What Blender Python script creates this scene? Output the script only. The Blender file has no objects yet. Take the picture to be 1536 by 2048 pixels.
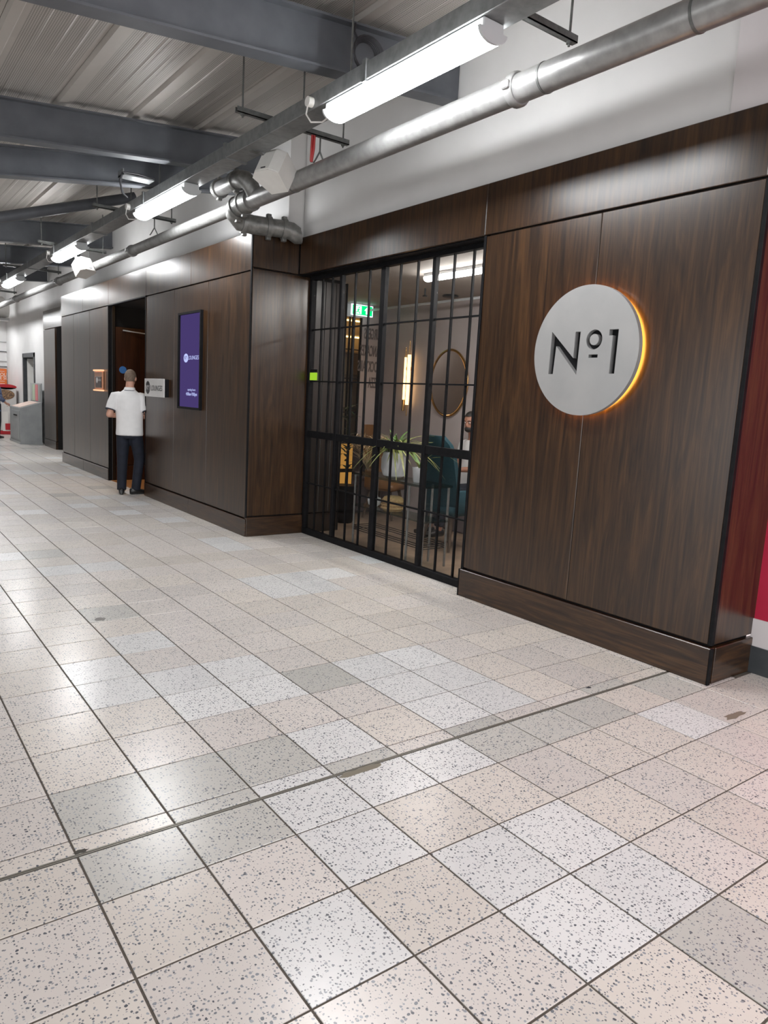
import bpy, bmesh, math, random
from mathutils import Vector, Matrix
random.seed(7)
T = 1/3.0                      # one floor tile = 1/3 m; coordinates below are in tiles (u), scaled when a mesh is linked
SC = bpy.context.scene
COL = SC.collection

# ------------------------------------------------------------------ camera
cam = bpy.data.cameras.new('camera'); camo = bpy.data.objects.new('camera', cam); COL.objects.link(camo)
right = Vector((0.8043, -0.5918, 0.0538)); down = Vector((-0.0475, -0.1542, -0.9869)); fwd = Vector((0.5924, 0.7912, -0.1522))
fwd.normalize(); right = (right - fwd*right.dot(fwd)).normalized(); up = right.cross(fwd)
m = Matrix((right, up, -fwd)).transposed().to_4x4(); m.translation = Vector((-4.6212, -3.0724, 4.5741))*T
camo.matrix_world = m
cam.sensor_fit = 'VERTICAL'; cam.sensor_height = 24; cam.lens = 24*1446.55/2048; cam.clip_start = 0.05; cam.clip_end = 200
SC.camera = camo
# ------------------------------------------------------------------ world and exposure
w = bpy.data.worlds.new('world'); SC.world = w; w.use_nodes = True
w.node_tree.nodes['Background'].inputs[0].default_value = (0.97, 0.985, 1.0, 1)
w.node_tree.nodes['Background'].inputs[1].default_value = 1.55
SC.view_settings.view_transform = 'Standard'; SC.view_settings.look = 'None'; SC.view_settings.gamma = 1
SC.view_settings.use_curve_mapping = False; SC.view_settings.exposure = 0.75
LAMP_STRENGTH = 36.0

# ------------------------------------------------------------------ materials
def mat(name, col, rough=0.5, metal=0.0, spec=0.5, emit=None, estr=0.0, coat=0.0):
    m = bpy.data.materials.new(name); m.use_nodes = True
    b = m.node_tree.nodes['Principled BSDF']
    b.inputs['Base Color'].default_value = (*col, 1); b.inputs['Roughness'].default_value = rough
    b.inputs['Metallic'].default_value = metal; b.inputs['Specular IOR Level'].default_value = spec
    b.inputs['Coat Weight'].default_value = coat
    if emit: b.inputs['Emission Color'].default_value = (*emit, 1); b.inputs['Emission Strength'].default_value = estr
    return m
class NT:
    def __init__(s, m): s.t = m.node_tree; s.b = s.t.nodes['Principled BSDF']
    def n(s, ty, **kw):
        x = s.t.nodes.new(ty)
        for k, v in kw.items():
            if k.startswith('i_'):
                key = k[2:]; x.inputs[int(key) if key.isdigit() else key].default_value = v
            else: setattr(x, k, v)
        return x
    def l(s, a, ao, b, bi): s.t.links.new(a.outputs[ao], b.inputs[bi])
    def ramp(s, stops, interp='LINEAR'):
        r = s.t.nodes.new('ShaderNodeValToRGB'); e = r.color_ramp.elements; r.color_ramp.interpolation = interp
        e[0].position, e[0].color = stops[0][0], (*stops[0][1], 1); e[1].position, e[1].color = stops[-1][0], (*stops[-1][1], 1)
        for p, c in stops[1:-1]:
            q = e.new(p); q.color = (*c, 1)
        return r
    def bump(s, src, out, strength, dist=0.01):
        b = s.n('ShaderNodeBump'); b.inputs['Strength'].default_value = strength; b.inputs['Distance'].default_value = dist
        s.l(src, out, b, 'Height'); s.l(b, 'Normal', s.b, 'Normal')
def noisy(name, c1, c2, scale=6, rough=0.5, metal=0.0, stretch=(1, 1, 1), bump=0.0, rough2=None, detail=4, spec=0.5):
    m = mat(name, c1, rough, metal, spec); k = NT(m)
    g = k.n('ShaderNodeNewGeometry'); mp = k.n('ShaderNodeMapping'); mp.inputs['Scale'].default_value = stretch
    no = k.n('ShaderNodeTexNoise', i_Scale=scale, i_Detail=detail)
    k.l(g, 'Position', mp, 0); k.l(mp, 0, no, 'Vector')
    r = k.ramp([(0.3, c1), (0.7, c2)]); k.l(no, 0, r, 0); k.l(r, 0, k.b, 'Base Color')
    if bump: k.bump(no, 0, bump)
    return m
def wood(name, dark, mid, light, vertical=True, rough=0.29):
    m = mat(name, mid, rough, 0, 0.5, coat=0.3); k = NT(m); k.b.inputs['Coat Roughness'].default_value = 0.27
    g = k.n('ShaderNodeNewGeometry'); mp = k.n('ShaderNodeMapping')
    mp.inputs['Scale'].default_value = (1, 1, 0.07) if vertical else (0.1, 0.1, 1)
    oi = k.n('ShaderNodeObjectInfo'); ad = k.n('ShaderNodeVectorMath', operation='ADD'); ml = k.n('ShaderNodeVectorMath', operation='SCALE')
    ml.inputs['Scale'].default_value = 9.0
    k.l(oi, 'Random', ml, 0); k.l(g, 'Position', ad, 0); k.l(ml, 0, ad, 1); k.l(ad, 0, mp, 0)
    n1 = k.n('ShaderNodeTexNoise', i_Scale=11.0, i_Detail=6, i_Roughness=0.62, i_Distortion=2.4)
    n2 = k.n('ShaderNodeTexNoise', i_Scale=75.0, i_Detail=3, i_Roughness=0.6)
    mp2 = k.n('ShaderNodeMapping'); mp2.inputs['Scale'].default_value = (1, 1, 0.03) if vertical else (0.04, 0.04, 1)
    k.l(ad, 0, mp2, 0)
    k.l(mp, 0, n1, 'Vector'); k.l(mp2, 0, n2, 'Vector')
    mx = k.n('ShaderNodeMath', operation='MULTIPLY_ADD'); mx.inputs[1].default_value = 0.45
    sb = k.n('ShaderNodeMath', operation='SUBTRACT'); sb.inputs[1].default_value = 0.5
    k.l(n2, 0, sb, 0); k.l(sb, 0, mx, 0); k.l(n1, 0, mx, 2)
    r = k.ramp([(0.30, dark), (0.5, mid), (0.72, light)]); k.l(mx, 0, r, 0); k.l(r, 0, k.b, 'Base Color')
    k.bump(n2, 0, 0.05, 0.002)
    return m
def terrazzo(name, base, base2, rough=0.25, chip=1.0):
    q = 1-.085*(1-chip); base = tuple(c*q for c in base); base2 = tuple(c*q for c in base2)   # fine chips blend into the ground colour on far tiles
    m = mat(name, base, rough, 0, 0.5); k = NT(m)
    g = k.n('ShaderNodeNewGeometry'); oi = k.n('ShaderNodeObjectInfo')
    sc = k.n('ShaderNodeVectorMath', operation='SCALE'); sc.inputs['Scale'].default_value = 13.0
    ad = k.n('ShaderNodeVectorMath', operation='ADD'); k.l(oi, 'Random', sc, 0); k.l(g, 'Position', ad, 0); k.l(sc, 0, ad, 1)
    big = k.n('ShaderNodeTexNoise', i_Scale=7.0, i_Detail=3); k.l(ad, 0, big, 'Vector')
    r0 = k.ramp([(0.35, base), (0.65, base2)]); k.l(big, 0, r0, 0)
    hv = k.n('ShaderNodeHueSaturation'); mr = k.n('ShaderNodeMapRange'); mr.inputs[3].default_value = 0.93; mr.inputs[4].default_value = 1.05
    k.l(oi, 'Random', mr, 0); k.l(mr, 0, hv, 'Value'); k.l(r0, 0, hv, 'Color')
    cur = hv
    wob = k.n('ShaderNodeTexNoise', i_Scale=60.0, i_Detail=1); k.l(ad, 0, wob, 'Vector')
    wmx = k.n('ShaderNodeVectorMath', operation='MULTIPLY_ADD'); wmx.inputs[1].default_value = (0.008, 0.008, 0)
    k.l(wob, 'Color', wmx, 0); k.l(ad, 0, wmx, 2)
    for scale, thr, cover, c1, c2 in ((78, 0.34, 0.54, (0.10, 0.108, 0.125), (0.36, 0.38, 0.41)), (115, 0.36, 0.42, (0.13, 0.135, 0.15), (0.42, 0.42, 0.43))):
        v = k.n('ShaderNodeTexVoronoi', voronoi_dimensions='2D', feature='F1'); v.inputs['Scale'].default_value = scale
        k.l(wmx, 0, v, 'Vector')
        sx = k.n('ShaderNodeSeparateColor'); k.l(v, 'Color', sx, 0)
        gate = k.n('ShaderNodeMapRange'); gate.inputs[1].default_value = 1-cover; gate.inputs[2].default_value = 1.0
        gate.inputs[3].default_value = 0.0; gate.inputs[4].default_value = thr+0.06
        k.l(sx, 0, gate, 0)
        df = k.n('ShaderNodeMath', operation='SUBTRACT'); k.l(gate, 0, df, 0); k.l(v, 'Distance', df, 1)
        st = k.n('ShaderNodeMapRange'); st.inputs[1].default_value = 0.0; st.inputs[2].default_value = 0.05; st.inputs[4].default_value = chip
        k.l(df, 0, st, 0)
        cr = k.ramp([(0.1, c1), (0.9, c2)]); k.l(sx, 1, cr, 0)
        mx = k.n('ShaderNodeMix', data_type='RGBA'); k.l(st, 0, mx, 0); k.l(cur, 0, mx, 6); k.l(cr, 0, mx, 7)
        class _O: pass
        cur = mx; cur_out = 2
        # Mix colour output is index 2
        nxt = k.n('NodeReroute'); k.t.links.new(mx.outputs[2], nxt.inputs[0]); cur = nxt
    k.t.links.new(cur.outputs[0], k.b.inputs['Base Color'])
    return m
def glassmat(name, tint, rough=0.0, ior=1.22):
    m = bpy.data.materials.new(name); m.use_nodes = True; t = m.node_tree; t.nodes.clear()
    o = t.nodes.new('ShaderNodeOutputMaterial'); mx = t.nodes.new('ShaderNodeMixShader'); tr = t.nodes.new('ShaderNodeBsdfTransparent')
    gl = t.nodes.new('ShaderNodeBsdfGlossy'); fr = t.nodes.new('ShaderNodeFresnel')
    tr.inputs[0].default_value = (*tint, 1); gl.inputs['Roughness'].default_value = rough; fr.inputs[0].default_value = ior
    g = t.nodes.new('ShaderNodeNewGeometry'); io = t.nodes.new('ShaderNodeMix')   # same reflectance from both faces of the pane
    io.inputs[2].default_value = ior; io.inputs[3].default_value = 1/ior
    t.links.new(g.outputs['Backfacing'], io.inputs[0]); t.links.new(io.outputs[0], fr.inputs[0])
    t.links.new(fr.outputs[0], mx.inputs[0]); t.links.new(tr.outputs[0], mx.inputs[1]); t.links.new(gl.outputs[0], mx.inputs[2]); t.links.new(mx.outputs[0], o.inputs[0])
    return m
def emit(name, col, s):
    m = bpy.data.materials.new(name); m.cycles.emission_sampling = 'AUTO' if s > 2.4 else 'NONE'; m.use_nodes = True; t = m.node_tree; t.nodes.clear()
    o = t.nodes.new('ShaderNodeOutputMaterial'); e = t.nodes.new('ShaderNodeEmission'); e.inputs[0].default_value = (*col, 1); e.inputs[1].default_value = s
    t.links.new(e.outputs[0], o.inputs[0]); return m

WOOD = wood('walnut_veneer', (0.010, 0.0045, 0.0022), (0.032, 0.0148, 0.0058), (0.064, 0.030, 0.011))
WOODH = wood('walnut_plinth', (0.010, 0.0045, 0.0022), (0.032, 0.0145, 0.006), (0.075, 0.035, 0.013), vertical=False)
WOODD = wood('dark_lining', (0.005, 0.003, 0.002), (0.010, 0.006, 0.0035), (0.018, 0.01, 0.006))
REDWOOD = wood('red_brown_door', (0.014, 0.004, 0.0015), (0.03, 0.009, 0.003), (0.05, 0.015, 0.005))
BLACK = noisy('black_metal', (0.005, 0.005, 0.006), (0.009, 0.009, 0.010), 20, 0.5, spec=0.12)
VOID = mat('dark_core', (0.006, 0.005, 0.005), 0.9)
BEIGE = [terrazzo('terrazzo_beige', (0.675, 0.628, 0.575), (0.69, 0.643, 0.59), chip=c) for c in (1.0, 0.85, 0.6)]
PINK = [terrazzo('terrazzo_pink', (0.67, 0.628, 0.592), (0.685, 0.643, 0.607), chip=c) for c in (1.0, 0.85, 0.6)]
WHITE = [terrazzo('terrazzo_white', (0.73, 0.73, 0.725), (0.75, 0.75, 0.745), chip=c) for c in (1.0, 0.85, 0.6)]
GREY = [terrazzo('terrazzo_grey', (0.54, 0.53, 0.495), (0.56, 0.55, 0.515), chip=c) for c in (1.0, 0.85, 0.6)]
GROUT = noisy('grout', (0.075, 0.064, 0.053), (0.13, 0.11, 0.09), 30, 0.9)
PLASTER = noisy('white_plaster', (0.64, 0.635, 0.63), (0.69, 0.685, 0.68), 2.5, 0.6)
PLASTER2 = noisy('pinkish_plaster', (0.60, 0.565, 0.57), (0.65, 0.615, 0.62), 2.5, 0.6)
RED = noisy('crimson_paint', (0.42, 0.014, 0.045), (0.46, 0.018, 0.055), 3, 0.4)
SKIRT = noisy('grey_vinyl_skirting', (0.035, 0.04, 0.045), (0.05, 0.055, 0.06), 12, 0.45)
STEEL = noisy('painted_steel', (0.085, 0.092, 0.105), (0.115, 0.123, 0.138), 5, 0.5)
GALV = noisy('galvanised_sheet', (0.17, 0.178, 0.18), (0.25, 0.258, 0.26), 18, 0.45, 0.45, rough2=0.58)
PIPE = noisy('galvanised_pipe', (0.27, 0.27, 0.265), (0.38, 0.38, 0.375), 14, 0.36, 0.55, rough2=0.5, bump=0.02)
DULL = noisy('dull_grey_pipe', (0.17, 0.17, 0.165), (0.24, 0.24, 0.235), 14, 0.62, 0.2)
CAST = noisy('cast_fitting', (0.16, 0.16, 0.155), (0.27, 0.27, 0.26), 20, 0.45, 0.6, bump=0.08)
STRUT = noisy('zinc_strut', (0.10, 0.105, 0.10), (0.16, 0.165, 0.16), 25, 0.5, 0.4)
LAMPBODY = mat('lamp_body_white', (0.55, 0.57, 0.58), 0.4)
DIFF = emit('lamp_diffuser', (0.98, 0.99, 1.0), LAMP_STRENGTH)
WHITEPLASTIC = noisy('white_plastic', (0.66, 0.65, 0.62), (0.72, 0.71, 0.68), 8, 0.45)
REDCABLE = mat('red_cable', (0.42, 0.02, 0.02), 0.5)
WHITECABLE = mat('white_cable', (0.6, 0.58, 0.56), 0.5)
DARKCABLE = mat('dark_cable', (0.03, 0.03, 0.035), 0.5)
BRUSHED = noisy('brushed_aluminium', (0.40, 0.40, 0.40), (0.47, 0.465, 0.46), 3.0, 0.40, 0.55, rough2=0.5)
HALO = emit('warm_halo_strip', (1.0, 0.42, 0.07), 22)
LETTER = mat('letter_black', (0.004, 0.004, 0.005), 0.6, spec=0.15)
GLASS = glassmat('window_glass', (0.90, 0.90, 0.90))
TGLASS = glassmat('smoked_table_glass', (0.62, 0.70, 0.68))
VGLASS = glassmat('vase_glass', (0.80, 0.84, 0.86))
LWALL = noisy('lounge_plaster', (0.46, 0.405, 0.39), (0.51, 0.455, 0.44), 3, 0.7)
LCEIL = noisy('lounge_ceiling', (0.36, 0.32, 0.29), (0.40, 0.36, 0.33), 3, 0.75)
LFLOOR = wood('lounge_floor_wood', (0.16, 0.11, 0.075), (0.24, 0.17, 0.115), (0.33, 0.24, 0.165), vertical=False, rough=0.4)
GOLD = mat('brass', (0.60, 0.38, 0.16), 0.25, 1.0)
COPPER = mat('copper', (0.62, 0.30, 0.18), 0.25, 0.9)
MIRROR = mat('mirror_silver', (0.62, 0.60, 0.58), 0.03, 1.0)
WARM = emit('warm_tube', (1.0, 0.60, 0.25), 2.6)
WARMSTRIP = emit('warm_shelf_strip', (1.0, 0.62, 0.2), 4)
TEAL = noisy('teal_fabric', (0.004, 0.035, 0.05), (0.008, 0.05, 0.066), 60, 0.85, bump=0.1)
BROWNF = noisy('tan_leather', (0.16, 0.075, 0.025), (0.21, 0.10, 0.035), 10, 0.5)
OLIVE = noisy('olive_fabric', (0.20, 0.16, 0.03), (0.25, 0.20, 0.04), 20, 0.8)
GREYF = noisy('grey_mauve_fabric', (0.13, 0.105, 0.11), (0.16, 0.13, 0.135), 20, 0.85)
CERAMIC = noisy('white_ceramic', (0.66, 0.67, 0.69), (0.72, 0.73, 0.74), 8, 0.3)
LEAF = noisy('leaf_green', (0.05, 0.13, 0.03), (0.16, 0.27, 0.07), 14, 0.5)
LEAFY = noisy('leaf_yellow_green', (0.16, 0.22, 0.05), (0.36, 0.34, 0.12), 14, 0.5)
LEAFD = noisy('leaf_dark', (0.015, 0.03, 0.012), (0.03, 0.055, 0.02), 14, 0.5)
PAMPAS = noisy('dried_grass', (0.42, 0.29, 0.16), (0.58, 0.43, 0.26), 20, 0.8)
SOIL = noisy('soil', (0.03, 0.02, 0.013), (0.06, 0.04, 0.026), 40, 0.95)
WICKER = noisy('wicker', (0.36, 0.22, 0.09), (0.52, 0.35, 0.16), 40, 0.7, bump=0.4)
LEGWOOD = noisy('dark_chair_wood', (0.05, 0.03, 0.018), (0.08, 0.05, 0.03), 20, 0.4)
EXITG = emit('exit_green', (0.0, 0.62, 0.16), 1.3)
EXITW = emit('exit_white', (0.75, 0.95, 1.0), 1.5)
SCREEN = emit('screen_purple', (0.055, 0.037, 0.135), 0.68)
SCREENT = emit('screen_text', (0.45, 0.50, 0.85), 0.7)
SIGNFACE = noisy('sign_face_grey', (0.55, 0.54, 0.53), (0.60, 0.59, 0.58), 5, 0.4)
SIGNINK = mat('sign_ink', (0.035, 0.035, 0.037), 0.5)
MUTEDINK = mat('muted_lettering', (0.17, 0.15, 0.15), 0.7)
SKIN = noisy('skin', (0.52, 0.27, 0.19), (0.60, 0.33, 0.24), 9, 0.5)
SKIND = noisy('skin_tan', (0.36, 0.17, 0.11), (0.43, 0.21, 0.14), 9, 0.5)
HAIR = noisy('short_hair', (0.13, 0.09, 0.065), (0.21, 0.155, 0.115), 60, 0.8)
HAIRD = noisy('dark_hair', (0.012, 0.01, 0.009), (0.03, 0.024, 0.02), 60, 0.6)
SHIRT = noisy('white_pique', (0.74, 0.73, 0.73), (0.79, 0.78, 0.78), 12, 0.8, bump=0.03)
NAVYTRIM = mat('navy_trim', (0.02, 0.025, 0.045), 0.7)
JEANS = noisy('navy_trousers', (0.003, 0.005, 0.012), (0.007, 0.010, 0.022), 14, 0.8)
SHOE = mat('black_leather', (0.010, 0.010, 0.011), 0.3)
EYEW = mat('eye_white', (0.7, 0.68, 0.66), 0.3); LIPS = mat('lips', (0.40, 0.16, 0.12), 0.5)
KIOSK = noisy('grey_kiosk', (0.30, 0.315, 0.32), (0.36, 0.375, 0.38), 5, 0.4)
PAPER = noisy('printed_paper', (0.62, 0.60, 0.57), (0.70, 0.68, 0.64), 6, 0.5)
ORANGE = noisy('orange_poster', (0.62, 0.13, 0.02), (0.68, 0.16, 0.03), 3, 0.5)
POSTERT = mat('poster_white', (0.75, 0.72, 0.68), 0.5)
CANDYW = mat('machine_white', (0.70, 0.68, 0.66), 0.35); CANDYR = mat('machine_red', (0.50, 0.02, 0.03), 0.35)
GREEN = emit('door_indicator_green', (0.20, 0.36, 0.02), 1.0)
BLUE = mat('blue_sticker', (0.04, 0.16, 0.42), 0.5)
AMBER = emit('amber_panel', (0.55, 0.27, 0.06), 0.55)
SHELFBACK = noisy('shelf_back', (0.34, 0.27, 0.19), (0.40, 0.33, 0.24), 4, 0.6)
DECKM = None
def deckmat():
    m = mat('perforated_deck', (0.25, 0.23, 0.21), 0.5, 0.25); k = NT(m)
    g = k.n('ShaderNodeNewGeometry'); v = k.n('ShaderNodeTexVoronoi', voronoi_dimensions='2D', feature='F1'); v.inputs['Scale'].default_value = 62.0
    v.inputs['Randomness'].default_value = 0.0; k.l(g, 'Position', v, 'Vector')
    st = k.n('ShaderNodeMapRange'); st.inputs[1].default_value = 0.26; st.inputs[2].default_value = 0.40; k.l(v, 'Distance', st, 0)
    no = k.n('ShaderNodeTexNoise', i_Scale=1.5, i_Detail=4); k.l(g, 'Position', no, 'Vector')
    r = k.ramp([(0.3, (0.44, 0.415, 0.385)), (0.7, (0.52, 0.49, 0.455))]); k.l(no, 0, r, 0)
    dk = k.n('ShaderNodeMix', data_type='RGBA'); dk.inputs[6].default_value = (0.19, 0.178, 0.164, 1); k.l(st, 0, dk, 0); k.l(r, 0, dk, 7)
    # the perforated bands and the plain crests of the sheet
    sp = k.n('ShaderNodeSeparateXYZ'); k.l(g, 'Position', sp, 0)
    ma = k.n('ShaderNodeMath', operation='MULTIPLY_ADD'); ma.inputs[1].default_value = 1/(2.0*T); ma.inputs[2].default_value = 20-0.245
    k.l(sp, 0, ma, 0); fr = k.n('ShaderNodeMath', operation='FRACT'); k.l(ma, 0, fr, 0)
    cr = k.ramp([(0.0, (1, 1, 1)), (0.13, (1, 1, 1)), (0.15, (0, 0, 0)), (0.86, (0, 0, 0)), (0.88, (1, 1, 1))]); k.l(fr, 0, cr, 0)
    mx = k.n('ShaderNodeMix', data_type='RGBA'); k.l(cr, 0, mx, 0); k.t.links.new(dk.outputs[2], mx.inputs[6]); k.l(r, 0, mx, 7)
    k.t.links.new(mx.outputs[2], k.b.inputs['Base Color'])
    return m
DECK = deckmat(); PLAIN = noisy('plain_deck_crest', (0.42, 0.39, 0.36), (0.50, 0.47, 0.43), 2, 0.5, 0.2)
BLOUSE = noisy('blue_patterned_cloth', (0.015, 0.025, 0.07), (0.16, 0.20, 0.32), 22, 0.8)

# ------------------------------------------------------------------ mesh helpers (coordinates in u unless a scale is given)
ROOT = {}
class B:
    def __init__(s): s.bm = bmesh.new()
    def box(s, x0, x1, y0, y1, z0, z1, bev=0.0, M=None):
        vs = [s.bm.verts.new((x, y, z)) for x in (x0, x1) for y in (y0, y1) for z in (z0, z1)]
        fs = [s.bm.faces.new([vs[i] for i in q]) for q in ((0, 1, 3, 2), (4, 6, 7, 5), (0, 4, 5, 1), (2, 3, 7, 6), (0, 2, 6, 4), (1, 5, 7, 3))]
        if bev:
            es = list({e for f in fs for e in f.edges})
            r = bmesh.ops.bevel(s.bm, geom=es, offset=bev, segments=1, affect='EDGES', profile=0.5)
            vs = list({v for f in r['faces'] for v in f.verts})
        if M is not None:
            bmesh.ops.transform(s.bm, matrix=M, verts=list(set(vs)))
        return s
    def loft(s, secs, seg=16, cap=True):
        # secs: list of (center Vector, ax Vector, ay Vector)
        rings = []
        for c, ax, ay in secs:
            c, ax, ay = Vector(c), Vector(ax), Vector(ay)
            rings.append([s.bm.verts.new(c + ax*math.cos(2*math.pi*i/seg) + ay*math.sin(2*math.pi*i/seg)) for i in range(seg)])
        for a, b in zip(rings, rings[1:]):
            for i in range(seg): s.bm.faces.new((a[i], a[(i+1) % seg], b[(i+1) % seg], b[i]))
        if cap: s.bm.faces.new(rings[0][::-1]); s.bm.faces.new(rings[-1])
        return s
    def tube(s, pts, r, seg=10, cap=True):
        pts = [Vector(p) for p in pts]; n = len(pts); rs = r if isinstance(r, (list, tuple)) else [r]*n
        tg = [(pts[min(i+1, n-1)] - pts[max(i-1, 0)]).normalized() for i in range(n)]
        a = Vector((0, 0, 1)) if abs(tg[0].z) < 0.9 else Vector((0, 1, 0))
        u = tg[0].cross(a).normalized(); secs = []
        for i in range(n):
            u = (u - tg[i]*u.dot(tg[i])).normalized(); v = tg[i].cross(u)
            secs.append((pts[i], u*rs[i], v*rs[i]))
        return s.loft(secs, seg, cap)
    def ell(s, c, rad, seg=16, rings=10, M=None):
        mm = Matrix.Translation(Vector(c)) @ (M or Matrix.Identity(4)) @ Matrix.Diagonal((*rad, 1))
        bmesh.ops.create_uvsphere(s.bm, u_segments=seg, v_segments=rings, radius=1, matrix=mm); return s
    def lathe(s, c, prof, seg=24, cap=True):
        return s.loft([((c[0], c[1], c[2]+z), (r, 0, 0), (0, r, 0)) for r, z in prof], seg, cap)
    def poly(s, pts, e):
        # pts: list of 3D points of a planar outline, e: extrusion vector
        e = Vector(e); a = [s.bm.verts.new(p) for p in pts]; b = [s.bm.verts.new(Vector(p)+e) for p in pts]
        n = len(a); s.bm.faces.new(a[::-1]); s.bm.faces.new(b)
        for i in range(n): s.bm.faces.new((a[i], a[(i+1) % n], b[(i+1) % n], b[i]))
        return s
    def ring(s, c, ax, ay, r0, r1, e, seg=40):
        c, ax, ay, e = Vector(c), Vector(ax), Vector(ay), Vector(e)
        def R(r, o): return [s.bm.verts.new(c+o+ax*r*math.cos(2*math.pi*i/seg)+ay*r*math.sin(2*math.pi*i/seg)) for i in range(seg)]
        L = [R(r0, e*0), R(r1, e*0), R(r1, e), R(r0, e)]
        for k in range(4):
            a, b = L[k], L[(k+1) % 4]
            for i in range(seg): s.bm.faces.new((a[i], a[(i+1) % seg], b[(i+1) % seg], b[i]))
        return s
    def quad(s, *p): s.bm.faces.new([s.bm.verts.new(q) for q in p]); return s
def finish(bm, name, scale, off, smooth):
    bmesh.ops.recalc_face_normals(bm, faces=bm.faces[:])
    me = bpy.data.meshes.new(name)
    bmesh.ops.scale(bm, vec=(scale,)*3, verts=bm.verts[:])
    bmesh.ops.translate(bm, vec=-off, verts=bm.verts[:])
    bm.to_mesh(me); bm.free()
    if smooth:
        me.polygons.foreach_set('use_smooth', [True]*len(me.polygons))
        try: me.set_sharp_from_angle(angle=math.radians(smooth if smooth > 1 else 40))
        except Exception: pass
    return me
def rootoff(o):
    while o is not None and o.name not in ROOT: o = o.parent
    return ROOT[o.name] if o is not None else Vector((0, 0, 0))
def mk(name, b, material, parent=None, smooth=0, scale=T, kind=None, label=None, origin=None):
    bm = b.bm if isinstance(b, B) else b
    if parent is not None: off = rootoff(parent)
    else:
        if origin is None:
            vs = [v.co for v in bm.verts]
            off = Vector(((min(v.x for v in vs)+max(v.x for v in vs))/2, (min(v.y for v in vs)+max(v.y for v in vs))/2, min(v.z for v in vs)))*scale
        else: off = Vector(origin)*scale
    me = finish(bm, name, scale, off, smooth); me.materials.append(material)
    o = bpy.data.objects.new(name, me); COL.objects.link(o)
    if parent is not None: o.parent = parent
    else: o.location = off; ROOT[o.name] = off
    if kind: o['kind'] = kind
    if label: o['label'] = label
    return o
def thing(name, label, cat, loc, group=None, kind=None):
    o = bpy.data.objects.new(name, None); COL.objects.link(o); o.location = Vector(loc)*T; ROOT[o.name] = Vector(loc)*T
    o.empty_display_size = 0.1
    if kind: o['kind'] = kind
    if label: o['label'] = label
    if cat: o['category'] = cat
    if group: o['group'] = group
    return o
def tag(o, label, cat, group=None):
    o['label'] = label; o['category'] = cat
    if group: o['group'] = group
    return o
def link_copy(src, parent, loc=None, name=None):
    c = src.copy(); COL.objects.link(c); c.parent = parent
    if loc is not None: c.location = loc
    return c
def text(name, s, size, M, material, parent, depth=0.004, align='CENTER', sx=1.0, off=0.0):
    cu = bpy.data.curves.new(name, 'FONT'); cu.body = s; cu.size = size; cu.extrude = depth; cu.offset = off; cu.align_x = align; cu.align_y = 'CENTER'; cu.resolution_u = 3
    tmp = bpy.data.objects.new('tmp', cu); COL.objects.link(tmp); bpy.context.view_layer.update()
    me = bpy.data.meshes.new_from_object(tmp.evaluated_get(bpy.context.evaluated_depsgraph_get()))
    bpy.data.objects.remove(tmp); bm = bmesh.new(); bm.from_mesh(me)
    bmesh.ops.scale(bm, vec=(sx, 1, 1), verts=bm.verts[:]); bmesh.ops.transform(bm, matrix=M, verts=bm.verts[:])
    return mk(name, bm, material, parent)
def frame(o, xa, ya):
    # matrix taking text plane (x,y) to world axes xa, ya with origin o
    xa, ya = Vector(xa), Vector(ya); za = xa.cross(ya)
    mm = Matrix((xa, ya, za)).transposed().to_4x4(); mm.translation = Vector(o); return mm
def remesh(b, voxel, name='t', smooth=4):
    bm = b.bm; me = bpy.data.meshes.new(name); bmesh.ops.recalc_face_normals(bm, faces=bm.faces[:]); bm.to_mesh(me); bm.free()
    o = bpy.data.objects.new('tmp', me); COL.objects.link(o)
    r = o.modifiers.new('r', 'REMESH'); r.mode = 'VOXEL'; r.voxel_size = voxel
    if smooth:
        s = o.modifiers.new('s', 'SMOOTH'); s.factor = 0.5; s.iterations = smooth
    bpy.context.view_layer.update()
    me2 = bpy.data.meshes.new_from_object(o.evaluated_get(bpy.context.evaluated_depsgraph_get()))
    bpy.data.objects.remove(o); bm = bmesh.new(); bm.from_mesh(me2); out = B(); out.bm.free(); out.bm = bm
    return out

exec_order = []
# ================================================================== FLOOR
flo = thing('floor', 'pale speckled terrazzo tile floor of the concourse', None, (0, 0, 0), kind='structure')
g = B(); g.box(-34, 9.0, -14, 90, -0.5, -0.009)
mk('grout_bed', g, GROUT, flo)
JO = 3.79; D0 = 4.097
def rowspan(r):
    if r < 3: return r, r+1
    if r == 3: return 3, JO
    if r == 4: return JO+0.045, D0
    return D0+r-5, D0+r-4
WH = {(-2, 1), (-1, 2), (-1, 3), (-1, 4), (-1, 7), (-1, 8), (-2, 8), (-1, 10), (0, 0), (0, 1), (0, 3), (0, 5), (0, 7), (0, 8), (1, 0), (1, 1), (1, 3), (2, 5), (2, 6), (2, 7), (3, 5), (3, 6), (3, 7), (3, 12), (3, 13), (4, 12), (5, 2), (5, 13), (7, 14), (4, 13), (-2, 9), (-3, 16), (-8, 20)}
GR = {(-3, 3), (-3, 5), (-2, 3), (-1, 5), (1, -1), (2, 3), (3, 3), (4, 3), (6, 3), (-2, 4), (0, 4), (2, 4), (-2, 5), (5, 4)}
protos = {}
GAP = 0.011
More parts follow.
